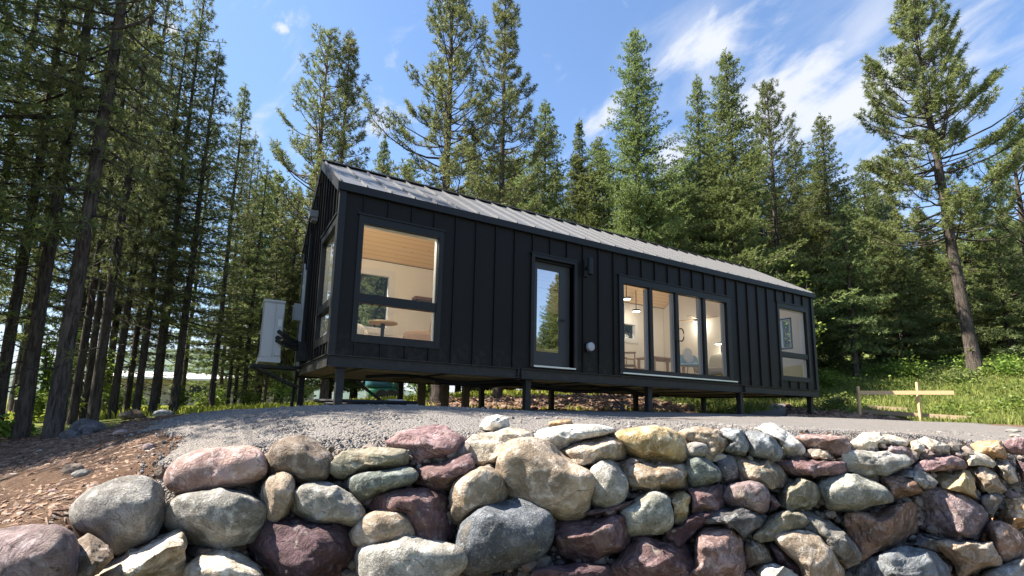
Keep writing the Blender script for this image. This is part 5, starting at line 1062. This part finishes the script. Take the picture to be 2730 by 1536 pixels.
    if dead:
        zz = max(.8, cb*.12)
        while zz < cb+1.0:
            az = rng.uniform(0, 6.28); L = rng.uniform(.4, 1.0)*dead*(.5+.6*zz/cb); p = at(zz); pts = [p]
            for i in range(3):
                p = p+np.array([math.cos(az+rng.normal(0, .25)), math.sin(az+rng.normal(0, .25)), rng.normal(-.22, .15)])*L/3; pts.append(p)
            gt.tube(pts, [.013, .010, .007, .003], 4, False)
            for j in range(3):
                b = pts[1+j % 3]; gt.tube([b, b+np.array([math.cos(az+rng.choice([-.9, .9])), math.sin(az+rng.choice([-.9, .9])), rng.normal(-.2, .2)])*L*.35], [.006, .002], 3, False)
            if rng.random() < .35: tuft(pts[-1], pts[-1]-pts[0], .14); tuft(pts[-2], pts[-1]-pts[0], .14)
            zz += rng.uniform(.10, .26)
    tp = np.array(tp); td = np.array(td); tl = np.array(tl)
    gc = G()
    if pine: V, q, t3 = needles(tp, td, tl, .017, 15, rng, .62)
    elif fine: V, q, t3 = needles(tp, td, tl*.8, .0085, 20, rng, .55)
    else: V, q, t3 = needles(tp, td, tl, .022, 9, rng, .52)
    gc.add(V, q, t3); return gt, gc
TREEN = {}
def tree_mesh(key, bark, leaf, **kw):
    gt, gc = gen_tree(**kw); TREEN[key] = (gt.mesh('trunk', bark, True), gc.mesh('crown', leaf, False), kw['H']); return TREEN[key]
def plant(key, name, label, cat, base, H, rz, group=None, wid=1.0, tilt=(0, 0)):
    mt, mc, h0 = TREEN[key]
    t = thing(name, label, cat, base, group); s = H/h0; t.scale = (s*wid, s*wid, s); t.rotation_euler = (tilt[0], tilt[1], rz)
    for n, m in (('trunk', mt), ('crown', mc)):
        o = bpy.data.objects.new(n, m); COL.objects.link(o); o.parent = t
    return t
def spot(px, py, d):
    p = atD(px*D2N, py*D2N, d); return np.array([p[0], p[1], gz(p[0], p[1])])
def ht(p, ytop):
    return up_to(p, ytop*D2N)-p[2]
g_tr = 'trees standing round the cabin'
# behind and right of the cabin, one mesh each: px,py on the trunk, depth, top y, crown base (fraction), R, r0, kind, leaf
BIG = [
 (803, 380, 19.5, 78, .30, 2.05, .17, 'P', LP, 'slender_pine', 'open crowned pine above the left end of the roof, left of its slimmer twin', .9, {}),
 (872, 250, 20.5, 86, .28, 1.35, .15, 'P', LP, 'slender_pine', 'narrow open pine close right of its taller neighbour, above the left end of the roof', 1.0, {}),
 (1128, 330, 17.0, -75, .28, 2.0, .22, 'P', LP, 'tall_pine', 'tall wide pine with a bare grey lower trunk, top cut off, left of centre', 1.25, {}),
 (1268, 300, 19.0, -40, .36, 1.45, .16, 'P', LP, 'tall_pine', 'narrow pine with a long bare trunk behind the roof, top cut off', 1.25, {}),
 (1366, 400, 23, 248, .15, 1.75, .17, 'F', LF, 'fir_tree', 'full green conifer with a rounded tip right of the narrow pine in the centre', 1.0, {}),
 (1456, 430, 26, 300, .12, 1.15, .13, 'F', LD, 'fir_tree', 'small dark pointed conifer in the gap between two larger conifers behind the roof', 1.0, {}),
 (1600, 350, 22, 72, .13, 2.1, .20, 'F', LF, 'fir_tree', 'tallest full conifer right of centre, standing alone against blue sky', 1.05, {}),
 (1762, 400, 23, 188, .25, 1.5, .17, 'F', LF, 'fir_tree', 'slim conifer with a slightly bare brown trunk left of the tall pair at right', .95, {}),
 (1842, 350, 20.5, 120, .12, 1.85, .19, 'F', LF, 'fir_tree', 'tall dense conifer in front of the white cloud right of centre', 1.05, {}),
 (1940, 400, 24, 205, .15, 1.9, .17, 'P', LD, 'pine_tree', 'darker ragged pine close right of the tall dense conifer', 1.0, {}),
 (2078, 480, 25, 285, .12, 1.65, .17, 'F', LF, 'fir_tree', 'conical conifer in the gap left of the large leaning pine', 1.0, {}),
 (2180, 520, 27, 400, .10, 1.9, .16, 'F', LD, 'fir_tree', 'dark broad conifer just left of the large leaning pine', 1.0, {}),
 (2450, 900, 17.5, -12, .40, 3.1, .20, 'P', LP, 'large_pine', 'large pine with a thick bare leaning trunk and spreading open crown at the right', 1.9, {}),
 (2560, 470, 21, 330, .22, 2.6, .18, 'P', LD, 'pine_tree', 'bushy dark pine at the right edge of the picture', 1.1, {}),
 (2440, 600, 24, 470, .08, 2.3, .17, 'F', LF, 'fir_tree', 'sunlit yellow green conifer directly behind the thick leaning trunk', 1.0, {}),
 (2140, 760, 19.5, 500, .22, 1.4, .10, 'L', LD, 'young_conifer', 'young dark conifer with a thin bare stem right of the far end of the cabin', 1.0, {}),
 (2258, 760, 21, 560, .06, 1.7, .10, 'F', LD, 'young_conifer', 'bushy dark young conifer between the thin bare stem and the leaning pine', 1.1, {}),
 (2530, 780, 19.5, 600, .08, 1.6, .10, 'F', LD, 'young_conifer', 'low dark conifer at the right edge under the bushy pine', 1.1, {}),
 (2395, 800, 22.5, 640, .05, 1.5, .09, 'F', LF, 'young_conifer', 'short bright green conifer left of the foot of the leaning pine', 1.1, {}),
 (962, 470, 24, 345, .25, 1.1, .12, 'F', LD, 'fir_tree', 'small dark conifer above the roof ridge between the open pines and the tall one', 1.0, {}),
 (1195, 480, 25, 330, .2, 1.3, .12, 'F', LF, 'fir_tree', 'yellow green conifer low behind the ridge between the two tallest pines', 1.0, {}),
 (690, 560, 19, 430, .12, 1.5, .13, 'F', LF, 'fir_tree', 'bushy yellow green conifer left of the cabin gable', 1.0, {}),
 (1520, 520, 28, 370, .1, 1.7, .14, 'F', LD, 'fir_tree', 'dark conifer half hidden behind the tallest full conifer', 1.0, {}),
 (2010, 560, 27, 350, .1, 1.8, .14, 'F', LF, 'fir_tree', 'green conifer half hidden between the ragged pine and the conical one', 1.0, {}),
 (1300, 520, 29, 400, .1, 1.7, .14, 'F', LD, 'fir_tree', 'dark conifer low behind the ridge right of the narrow central pine', 1.0, {}),
 (1990, 740, 22, 640, .03, 2.0, .1, 'F', LF, 'young_conifer', 'bright young conifer behind the far end of the cabin', 1.1, {}),
 (1690, 560, 29, 420, .1, 1.8, .14, 'F', LD, 'fir_tree', 'dark conifer low behind the ridge left of the slim brown trunked one', 1.0, {}),
]
for i, (px, py, d, yt, cb, R, r0, kd, leaf, nm, lab, den, ex) in enumerate(BIG):
    b = spot(px, py, d); H = ht(b, yt)
    tree_mesh(('b', i), BKR if nm == 'slender_pine' else BKG, leaf, seed=100+i, H=H, cb=H*cb*.85, R=R*(1.5 if kd != 'P' else 1.3 if nm != 'large_pine' else 1.0), r0=r0, kind=kd, dens=den*(1.12 if kd != 'P' else 1.1), dead=.8 if kd != 'P' else .5)
    til = (0, 0)
    if nm == 'large_pine': til = (-.052*HF[0], -.052*HF[1])
    plant(('b', i), nm, lab, 'tree', tuple(b-np.array([0, 0, .05])), H, 0, g_tr, 1.0, til)
fr = random.Random(21); px_ = 655
while px_ < 2600:
    d = fr.uniform(24, 31); b = spot(px_, 600, d); yt = fr.uniform(335, 490) if px_ < 2150 else fr.uniform(430, 580)
    if px_ < 1000: yt = max(yt, 430)
    key = ('b', fr.choice([4, 5, 6, 7, 8, 10, 11, 14, 18, 22, 23, 24])); H = ht(b, yt)
    plant(key, 'forest_tree', 'far conifer in the forest belt behind the nearer conifers', 'tree', tuple(b-np.array([0, 0, .05])), H, fr.uniform(0, 6), 'far conifers in the forest belt', fr.uniform(1.15, 1.5)); px_ += fr.uniform(44, 80)
# left forest: shared meshes, each trunk a tree of its own
for i in range(7):
    r = random.Random(i+50); tree_mesh(('l', i), BKG, LD if i % 2 else LP, seed=300+i, H=12.5, cb=12.5*(.26, .32, .24, .36, .20, .30, .26)[i], R=(1.35, 1.2, 1.55, 1.25, 1.45, 1.3, 1.6)[i], r0=.105, kind='L', dens=.85, dead=1.3, fine=1)
for i in range(3):
    tree_mesh(('m', i), BKG, (LF, LP, LF)[i], seed=400+i, H=11, cb=11*(.18, .24, .14)[i], R=(1.4, 1.25, 1.6)[i], r0=.08, kind='F', dens=.82, dead=1.0, fine=1)
gl = 'trees of the grove left of the cabin'
LEFT = [ # px,py on trunk, d, ytop (disp), mesh, width, label
 (20, 900, 7.0, -560, ('l', 1), 1.15, 'dark trunk nearest the left edge of the picture'),
 (85, 900, 6.6, -640, ('l', 2), 1.3, 'thick dark trunk second from the left edge'),
 (178, 800, 6.3, -700, ('l', 0), 1.45, 'thickest leaning dark trunk of the left grove, with dead branches at the top'),
 (196, 960, 8.2, -260, ('l', 3), 1.0, 'thin trunk close right of the thickest leaning one'),
 (222, 960, 9.0, -200, ('l', 5), .95, 'thin dark trunk with bright leaves beside it, in the left grove'),
 (258, 880, 8.2, -300, ('l', 4), 1.2, 'straight dark trunk right of the bright leafy saplings'),
 (303, 880, 9.6, -60, ('l', 6), 1.05, 'straight brown based trunk by the broken log'),
 (336, 880, 10.5, 60, ('l', 1), .95, 'slim grey trunk just left of the forked one'),
 (372, 800, 9.8, 66, ('l', 2), 1.0, 'left stem of the forked dark trunk above the pale bluish rock'),
 (418, 760, 9.9, 40, ('l', 3), 1.0, 'right stem of the forked dark trunk above the pale bluish rock'),
 (468, 760, 10.2, 108, ('m', 1), 1.0, 'tall pointed conifer against blue sky at the right of the left grove'),
 (548, 860, 13.5, 210, ('m', 0), 1.0, 'conifer with a slim brown trunk at the right side of the left grove'),
 (590, 850, 15, 330, ('l', 4), .9, 'first of a tight clump of brown trunks left of the air conditioner'),
 (607, 850, 15.6, 360, ('l', 5), .85, 'middle trunk of a tight clump left of the air conditioner'),
 (630, 850, 15.2, 400, ('m', 2), .9, 'last trunk of a tight clump left of the air conditioner'),
 (680, 850, 17, 460, ('l', 0), .9, 'slim trunk directly behind the air conditioner'),
 (722, 850, 18, 470, ('m', 1), .8, 'conifer half hidden between the air conditioner and the gable'),
 (120, 500, 12, -160, ('m', 2), 1.2, 'dense dark conifer filling the upper left of the picture'),
 (250, 420, 13, -120, ('m', 0), 1.1, 'dense conifer behind the thickest leaning trunk'),
 (365, 300, 14, 66, ('m', 1), 1.1, 'conifer whose rounded top reaches blue sky right of the dead branches'),
 (420, 450, 16, 230, ('m', 2), 1.0, 'yellow green conifer between the forked trunk and the pointed conifer'),
 (20, 400, 10, -300, ('m', 1), 1.2, 'dense dark conifer at the upper left corner'),
 (510, 560, 18, 300, ('m', 0), 1.0, 'green conifer behind the tall pointed one'),
 (600, 560, 21, 345, ('m', 1), 1.0, 'small pointed conifer at the right end of the left grove'),
]
for i, (px, py, d, yt, key, wd, lab) in enumerate(LEFT):
    b = spot(px, py, d); H = ht(b, yt) if yt >= 0 else 11.5+(i*.77 % 2.2)
    t = plant(key, 'grove_tree', lab, 'tree', tuple(b-np.array([0, 0, .05])), H, i*1.3, gl, 1.0)
    kw = .58 if key[0] == 'l' else .92; t.scale = (wd*kw, wd*kw, H/TREEN[key][2])
rf = random.Random(8); k = 0
while k < 17:
    a, b = rf.uniform(-24, -1.5), rf.uniform(9.5, 16)
    if a/b > -.62 or a/b < -1.3: continue
    X, Y = xy(a, b); z = gz(X, Y); key = rf.choice([('l', rf.randrange(7)), ('m', rf.randrange(3)), ('l', rf.randrange(7))])
    plant(key, 'grove_tree', 'slim conifer deep in the left grove behind the nearer trunks', 'tree', (X, Y, z-.05), rf.uniform(7.5, 11), rf.uniform(0, 6), 'slim conifers deep in the left grove', rf.uniform(.65, .9)); k += 1
k = 0
while k < 26:
    a, b = rf.uniform(-6, 32), rf.uniform(24, 38)
    if a/b < -.3 or a/b > 1.15: continue
    X, Y = xy(a, b); z = gz(X, Y); key = ('b', rf.choice([4, 6, 10, 11, 14, 16, 18, 24]))
    hmax = (3.2 if a/b < .35 else 5.2 if a/b < .7 else 6.5)
    plant(key, 'forest_tree', 'far conifer in the forest belt behind the nearer conifers', 'tree', (X, Y, z-.05), rf.uniform(.7, 1.0)*hmax*b/26+1.2, rf.uniform(0, 6), 'far conifers in the forest belt', rf.uniform(.9, 1.2)); k += 1
# trees beyond the left edge of the picture, which shade the grove and the near end of the pad
for i, (a, b, H, key, wd) in enumerate(((-6.4, 4.9, 11.5, ('l', 0), 1.0), (-7.6, 6.2, 12, ('m', 0), 1.1), (-8.6, 5.2, 12, ('m', 1), 1.0), (-6.9, 5.5, 12, ('m', 2), 1.2), (-5.9, 4.4, 10.5, ('m', 1), 1.0), (-8.2, 4.6, 12, ('m', 2), 1.2), (-9.5, 5.9, 12.5, ('m', 0), 1.2), (-12.4, 7.2, 13, ('l', 6), 1.2))):
    X, Y = xy(a, b); plant(key, 'grove_tree', 'conifer at the edge of the left grove just outside the picture', 'tree', (X, Y, gz(X, Y)-.05), H, i*2.1, 'conifers just outside the left edge', wd)
# a few trees behind the photographer, which the door glass mirrors
for i, (X, Y, H, key) in enumerate(((14.6, -14, 8.5, ('b', 4)), (13.9, -14.2, 5.6, ('b', 11)), (14.0, -13.2, 3.4, ('b', 18)), (17.1, -18, 9, ('b', 6)), (13.6, -14.4, 4.6, ('b', 18)), (13.3, -15.5, 6.2, ('b', 6)), (16.8, -17, 9, ('b', 8)), (15.7, -17.6, 5.2, ('b', 24)), (17.3, -17, 9.5, ('b', 6)), (16.6, -21, 7.5, ('b', 8)), (19.5, -19, 10, ('b', 4)), (22, -20, 11, ('b', 10)), (12, -21, 9, ('l', 2)), (25, -24, 12, ('b', 6)))):
    plant(key, 'mirrored_tree', 'conifer standing on the far side of the clearing, mirrored in the door glass', 'tree', (X, Y, -1.5), H, i, 'conifers mirrored in the door glass')
# dead snag branches on the thickest leaning trunk
def snag():
    b = spot(178, 800, 6.3); P = lambda x, y, d=6.25: atD(x*D2N, y*D2N, d)
    g = G(); g.tube([P(272, 72), P(318, 68), P(352, 58), P(378, 40), P(400, 20)], [.022, .02, .016, .012, .006], 6); g.tube([P(352, 58), P(335, 45), P(390, 25)], [.012, .008, .004], 5)
    g.tube([P(275, 10), P(330, 6), P(360, 2)], [.014, .009, .004], 5); g.tube([P(290, 30), P(350, 60), P(400, 85), P(420, 105)], [.010, .007, .005, .003], 5)
    return g
tr = [o for o in COL.objects if o.get('label', '').startswith('thickest leaning')][0]
bpy.context.view_layer.update()
g = snag(); me = g.mesh('dead_branch', BKG, True); iv = np.array(tr.matrix_world.inverted())
co_ = np.empty(len(me.vertices)*3, np.float32); me.vertices.foreach_get('co', co_); co_ = co_.reshape(-1, 3); co_ = co_@iv[:3, :3].T+iv[:3, 3]; me.vertices.foreach_set('co', co_.astype(np.float32).ravel()); me.update()
o = bpy.data.objects.new('dead_branch', me); COL.objects.link(o); o.parent = tr
# ------------------------------------------------------------------ broadleaf shrubs and saplings
def shrub(px, py, d, w, h, n, leaf, label, name='shrub', cat='shrub', seed=0, ls=.05, base=None, stem=True):
    rng = np.random.default_rng(seed+900); p = spot(px, py, d) if base is None else base
    t = thing(name, label, cat, tuple(p))
    gs = G(); P = []
    for k in range(max(5, int(n/90))):
        az = rng.uniform(0, 6.28); el = rng.uniform(.5, 1.4); L = h*rng.uniform(.6, 1.05)
        e = np.array([math.cos(az)*math.cos(el)*w/h, math.sin(az)*math.cos(el)*w/h, math.sin(el)])*L; m = e*.5+np.array([0, 0, .1*h]); gs.tube([p, p+m, p+e], [.012*h, .008*h, .003], 5, False)
        c = n//max(5, int(n/90)); s = rng.uniform(.25, 1.05, c)[:, None]; q = p+np.where(s < .5, m*s*2, m+(e-m)*(s*2-1))+rng.normal(0, .13*w, (c, 3))*np.array([1, 1, .8]); q[:, 2] = np.maximum(q[:, 2], p[2]+.03); P.append(q)
    P = np.concatenate(P); k = len(P); dr = rng.normal(0, 1, (k, 3)); dr[:, 2] = np.abs(dr[:, 2])*.3; dr /= np.linalg.norm(dr, axis=1)[:, None]
    V, q, t3 = needles(P, dr, np.full(k, ls*1.6), ls, 1, rng, .3); g = G(); g.add(V, q, t3)
    obj('stem', gs, BKG, t); obj('foliage', g, leaf, t); return t
shrub(1990, 700, 18, 1.3, 4.6, 2600, LB, 'bright light green broadleaf tree above the far end of the roof', 'broadleaf_tree', 'tree', 1, .075)
shrub(112, 985, 9.5, .5, 1.9, 420, LB, 'bright backlit sapling between the two thick dark trunks at left', 'sapling', 'sapling', 2, .055)
shrub(232, 1000, 9.6, .75, 2.0, 700, LB, 'bright backlit sapling with spreading leaves right of the thickest leaning trunk', 'sapling', 'sapling', 3, .055)
shrub(168, 1080, 8.6, .5, .55, 420, LB, 'low bright green bush at the foot of the left trunks', 'shrub', 'shrub', 4, .05)
shrub(440, 1020, 12, .5, .9, 420, LB, 'low leafy bush right of the forked trunk', 'shrub', 'shrub', 5, .05)
shrub(735, 1000, 13, .7, 1.0, 500, LB, 'leafy bush in the meadow under the air conditioner bracket', 'shrub', 'shrub', 6, .05)
shrub(560, 1000, 17, 1.0, .9, 600, LB, 'pale flowering bush in the meadow among the brown trunks', 'shrub', 'shrub', 7, .055)
shrub(1060, 990, 17, 1.6, 1.5, 1300, LB, 'yellow green bush seen under the left half of the cabin', 'shrub', 'shrub', 8, .06)
shrub(18, 1105, 6.4, .35, .3, 300, LB, 'small leafy plant at the left edge below the first trunk', 'shrub', 'shrub', 9, .04)
for i, (px, py, d, w, h) in enumerate(((2090, 960, 18.5, 1.2, 1.0), (2150, 930, 20, 1.3, 1.1), (2230, 940, 19, 1.2, .8), (2300, 930, 18, 1.3, .9), (2390, 950, 17, 1.2, .8), (2480, 930, 17.5, 1.4, .9), (2560, 940, 16.5, 1.3, .9), (2090, 1010, 16, .8, .55))):
    shrub(px, py, d, w, h*.7, 600, LB if i % 3 != 1 else LF, ['leafy bush beside the far corner of the cabin', 'dark leafy bush under the thin bare stem', 'leafy bush behind the taller stake', 'leafy bush left of the foot of the leaning pine', 'dark leafy bush in front of the leaning pine', 'leafy bush right of the leaning pine on the grass bank', 'leafy bush at the right edge on the grass bank', 'low bright tuft of leaves by the last post of the cabin'][i], 'shrub', 'shrub', 20+i, .055)
for i, (px, py, d, w_, h_, n_, lab) in enumerate(((300, 1040, 11, .7, .7, 500, 'bright low bush behind the straight brown based trunk'), (352, 1030, 13, .8, .6, 500, 'bright low bush behind the slim grey trunk'), (515, 1015, 14, .9, .7, 600, 'bright green bush behind the pointed conifer'), (60, 1085, 9, .6, .8, 500, 'bright bush between the first two trunks at the left edge'), (640, 1010, 15, 1.0, .7, 600, 'bright green bush under the tight clump of brown trunks'))):
    shrub(px, py, d, w_, h_, n_, LB, lab, 'shrub', 'shrub', 40+i, .05)
a, b, X, Y = sample(60000, 7, 25, 12.5, 24, lambda a, b, X, Y, r: grass_mask(a, b, X, Y, r)*np.clip(np.array([noise.noise(Vector((x*.9, y*.9, 7))) for x, y in zip(X, Y)])*3, 0, 1), 1.4); Z = ground_ab(a, b)
P = np.stack([X, Y, Z+NR.uniform(.02, .26, len(a))], -1); dr = NR.normal(0, 1, (len(a), 3)); dr[:, 2] = np.abs(dr[:, 2])*.3; dr /= np.linalg.norm(dr, axis=1)[:, None]
V, q, t3 = needles(P, dr, np.full(len(a), .075), .045, 1, NR, .3); g = G(); g.add(V, q, t3)
tag(obj('weeds', g, leafmat('weed_leaves', (.07, .12, .025), (.20, .27, .05), .4, .5, .7)), 'low leafy weeds growing among the grass on the bank at right', None, None, 'stuff')
# ------------------------------------------------------------------ sky
w = bpy.data.worlds.new('World'); SC.world = w; w.use_nodes = True; t = NT(w.node_tree); t.n.clear()
out = t.n.new('ShaderNodeOutputWorld')
sky = t.new('ShaderNodeTexSky', sky_type='NISHITA', sun_disc=False, sun_elevation=SUN_EL, sun_rotation=math.atan2(SH[0], SH[1]), altitude=900, air_density=1.0, dust_density=.6, ozone_density=1.6)
hs = t.new('ShaderNodeHueSaturation'); t.l.new(sky.outputs[0], hs.inputs['Color']); hs.inputs['Saturation'].default_value = 1.05
bg = t.new('ShaderNodeBackground'); t.l.new(hs.outputs[0], bg.inputs[0]); bg.inputs[1].default_value = .095
tc = t.new('ShaderNodeTexCoord').outputs['Generated']
nrm = t.new('ShaderNodeVectorMath', operation='NORMALIZE'); t.l.new(tc, nrm.inputs[0]); dirv = nrm.outputs[0]
sp = t.new('ShaderNodeSeparateXYZ'); t.l.new(dirv, sp.inputs[0])
def dot(v):
    n = t.new('ShaderNodeVectorMath', operation='DOT_PRODUCT'); t.l.new(dirv, n.inputs[0]); n.inputs[1].default_value = tuple(v); return n.outputs['Value']
# clouds lie on a flat layer seen from below, addressed by world direction
E1 = np.array([math.cos(.4966), -math.sin(.4966), 0]); E3 = np.array([math.sin(.4966)*.9, math.cos(.4966)*.9, .436]); E3 /= np.linalg.norm(E3); E2 = np.cross(E1, E3)
fz = t.math('MAXIMUM', dot(E3), .05); cu = t.math('DIVIDE', dot(E1), fz); cv = t.math('DIVIDE', dot(E2), fz)
cc = t.new('ShaderNodeCombineXYZ'); t.l.new(cu, cc.inputs[0]); t.l.new(cv, cc.inputs[1]); cl = cc.outputs[0]
def uv(px, py): d = ray(px*D2N, py*D2N); return (d@E1)/(d@E3), (d@E2)/(d@E3)
def blob(px, py, rx, ry, rot, fall=1.0):
    u, v_ = uv(px, py); k = D2N/FPX
    m = t.new('ShaderNodeMapping', vector_type='TEXTURE'); t.l.new(cl, m.inputs[0]); m.inputs[1].default_value = (u, v_, 0); m.inputs[2].default_value = (0, 0, rad(rot)); m.inputs[3].default_value = (rx*k, ry*k, 1)
    l = t.new('ShaderNodeVectorMath', operation='LENGTH'); t.l.new(m.outputs[0], l.inputs[0]); return t.sramp(l.outputs['Value'], 1.0, 0.0)
s1 = t.mapping(cl, (1, 1, 1), (0, 0, rad(-38)))
st = t.noise(t.mapping(s1, (2.2, 9, 1)), 1.6, 7, .55, .8); fl = t.noise(t.mapping(s1, (1, 1.8, 1)), 5.5, 8, .6, .5); bg_ = t.noise(cl, 15, 6, .6, .3)
mx = lambda *a: a[0] if len(a) == 1 else t.math('MAXIMUM', a[0], mx(*a[1:]))
A = mx(blob(1990, 235, 240, 150, 30), blob(2130, 265, 320, 120, 30), t.math('MULTIPLY', blob(1745, 125, 150, 95, 30), .80), t.math('MULTIPLY', blob(1690, 400, 90, 130, 0), .9), t.math('MULTIPLY', blob(1500, 310, 110, 80, 20), .62), t.math('MULTIPLY', blob(2230, 480, 190, 150, 0), 1.0))
c1 = t.sramp(t.math('ADD', t.math('MULTIPLY', A, .8), t.math('MULTIPLY', t.math('SUBTRACT', t.math('MULTIPLY_ADD', fl, .6, t.math('MULTIPLY', st, .4)), .5), 3.0)), .10, .80)
B = mx(blob(2300, 150, 520, 300, 35), t.math('MULTIPLY', blob(1720, 150, 200, 170, 35), .8))
c2 = t.math('MULTIPLY', t.sramp(t.math('MULTIPLY_ADD', st, .75, t.math('MULTIPLY', fl, .35)), .40, .72), t.math('MULTIPLY', B, .95))
C_ = mx(blob(425, 73, 42, 26, -25), blob(708, 72, 42, 24, -10), t.math('MULTIPLY', blob(745, 50, 85, 45, 20), .62), t.math('MULTIPLY', blob(940, 290, 120, 110, 0), .72), t.math('MULTIPLY', blob(545, 170, 50, 70, 0), .5), t.math('MULTIPLY', blob(985, 130, 70, 80, 0), .5))
c3 = t.sramp(t.math('ADD', C_, t.math('MULTIPLY', t.math('SUBTRACT', bg_, .5), 2.6)), .3, 1.15)
lowb = t.math('MULTIPLY', t.sramp(sp.outputs[2], .22, .0), .85)
mask = mx(t.math('MULTIPLY', c1, .95), c2, c3, lowb)
veil = mx(t.math('MULTIPLY', blob(300, 330, 900, 620, 0), .62), t.math('MULTIPLY', t.sramp(sp.outputs[2], .5, .1), .35))
bw = t.new('ShaderNodeBackground'); bw.inputs[0].default_value = (.86, .90, 1.0, 1); bw.inputs[1].default_value = .33
bv = t.new('ShaderNodeBackground'); bv.inputs[0].default_value = (.40, .66, 1.0, 1); bv.inputs[1].default_value = .27
m0 = t.new('ShaderNodeMixShader'); t.l.new(veil, m0.inputs[0]); t.l.new(bg.outputs[0], m0.inputs[1]); t.l.new(bv.outputs[0], m0.inputs[2])
m1 = t.new('ShaderNodeMixShader'); t.l.new(mask, m1.inputs[0]); t.l.new(m0.outputs[0], m1.inputs[1]); t.l.new(bw.outputs[0], m1.inputs[2]); t.l.new(m1.outputs[0], out.inputs[0])
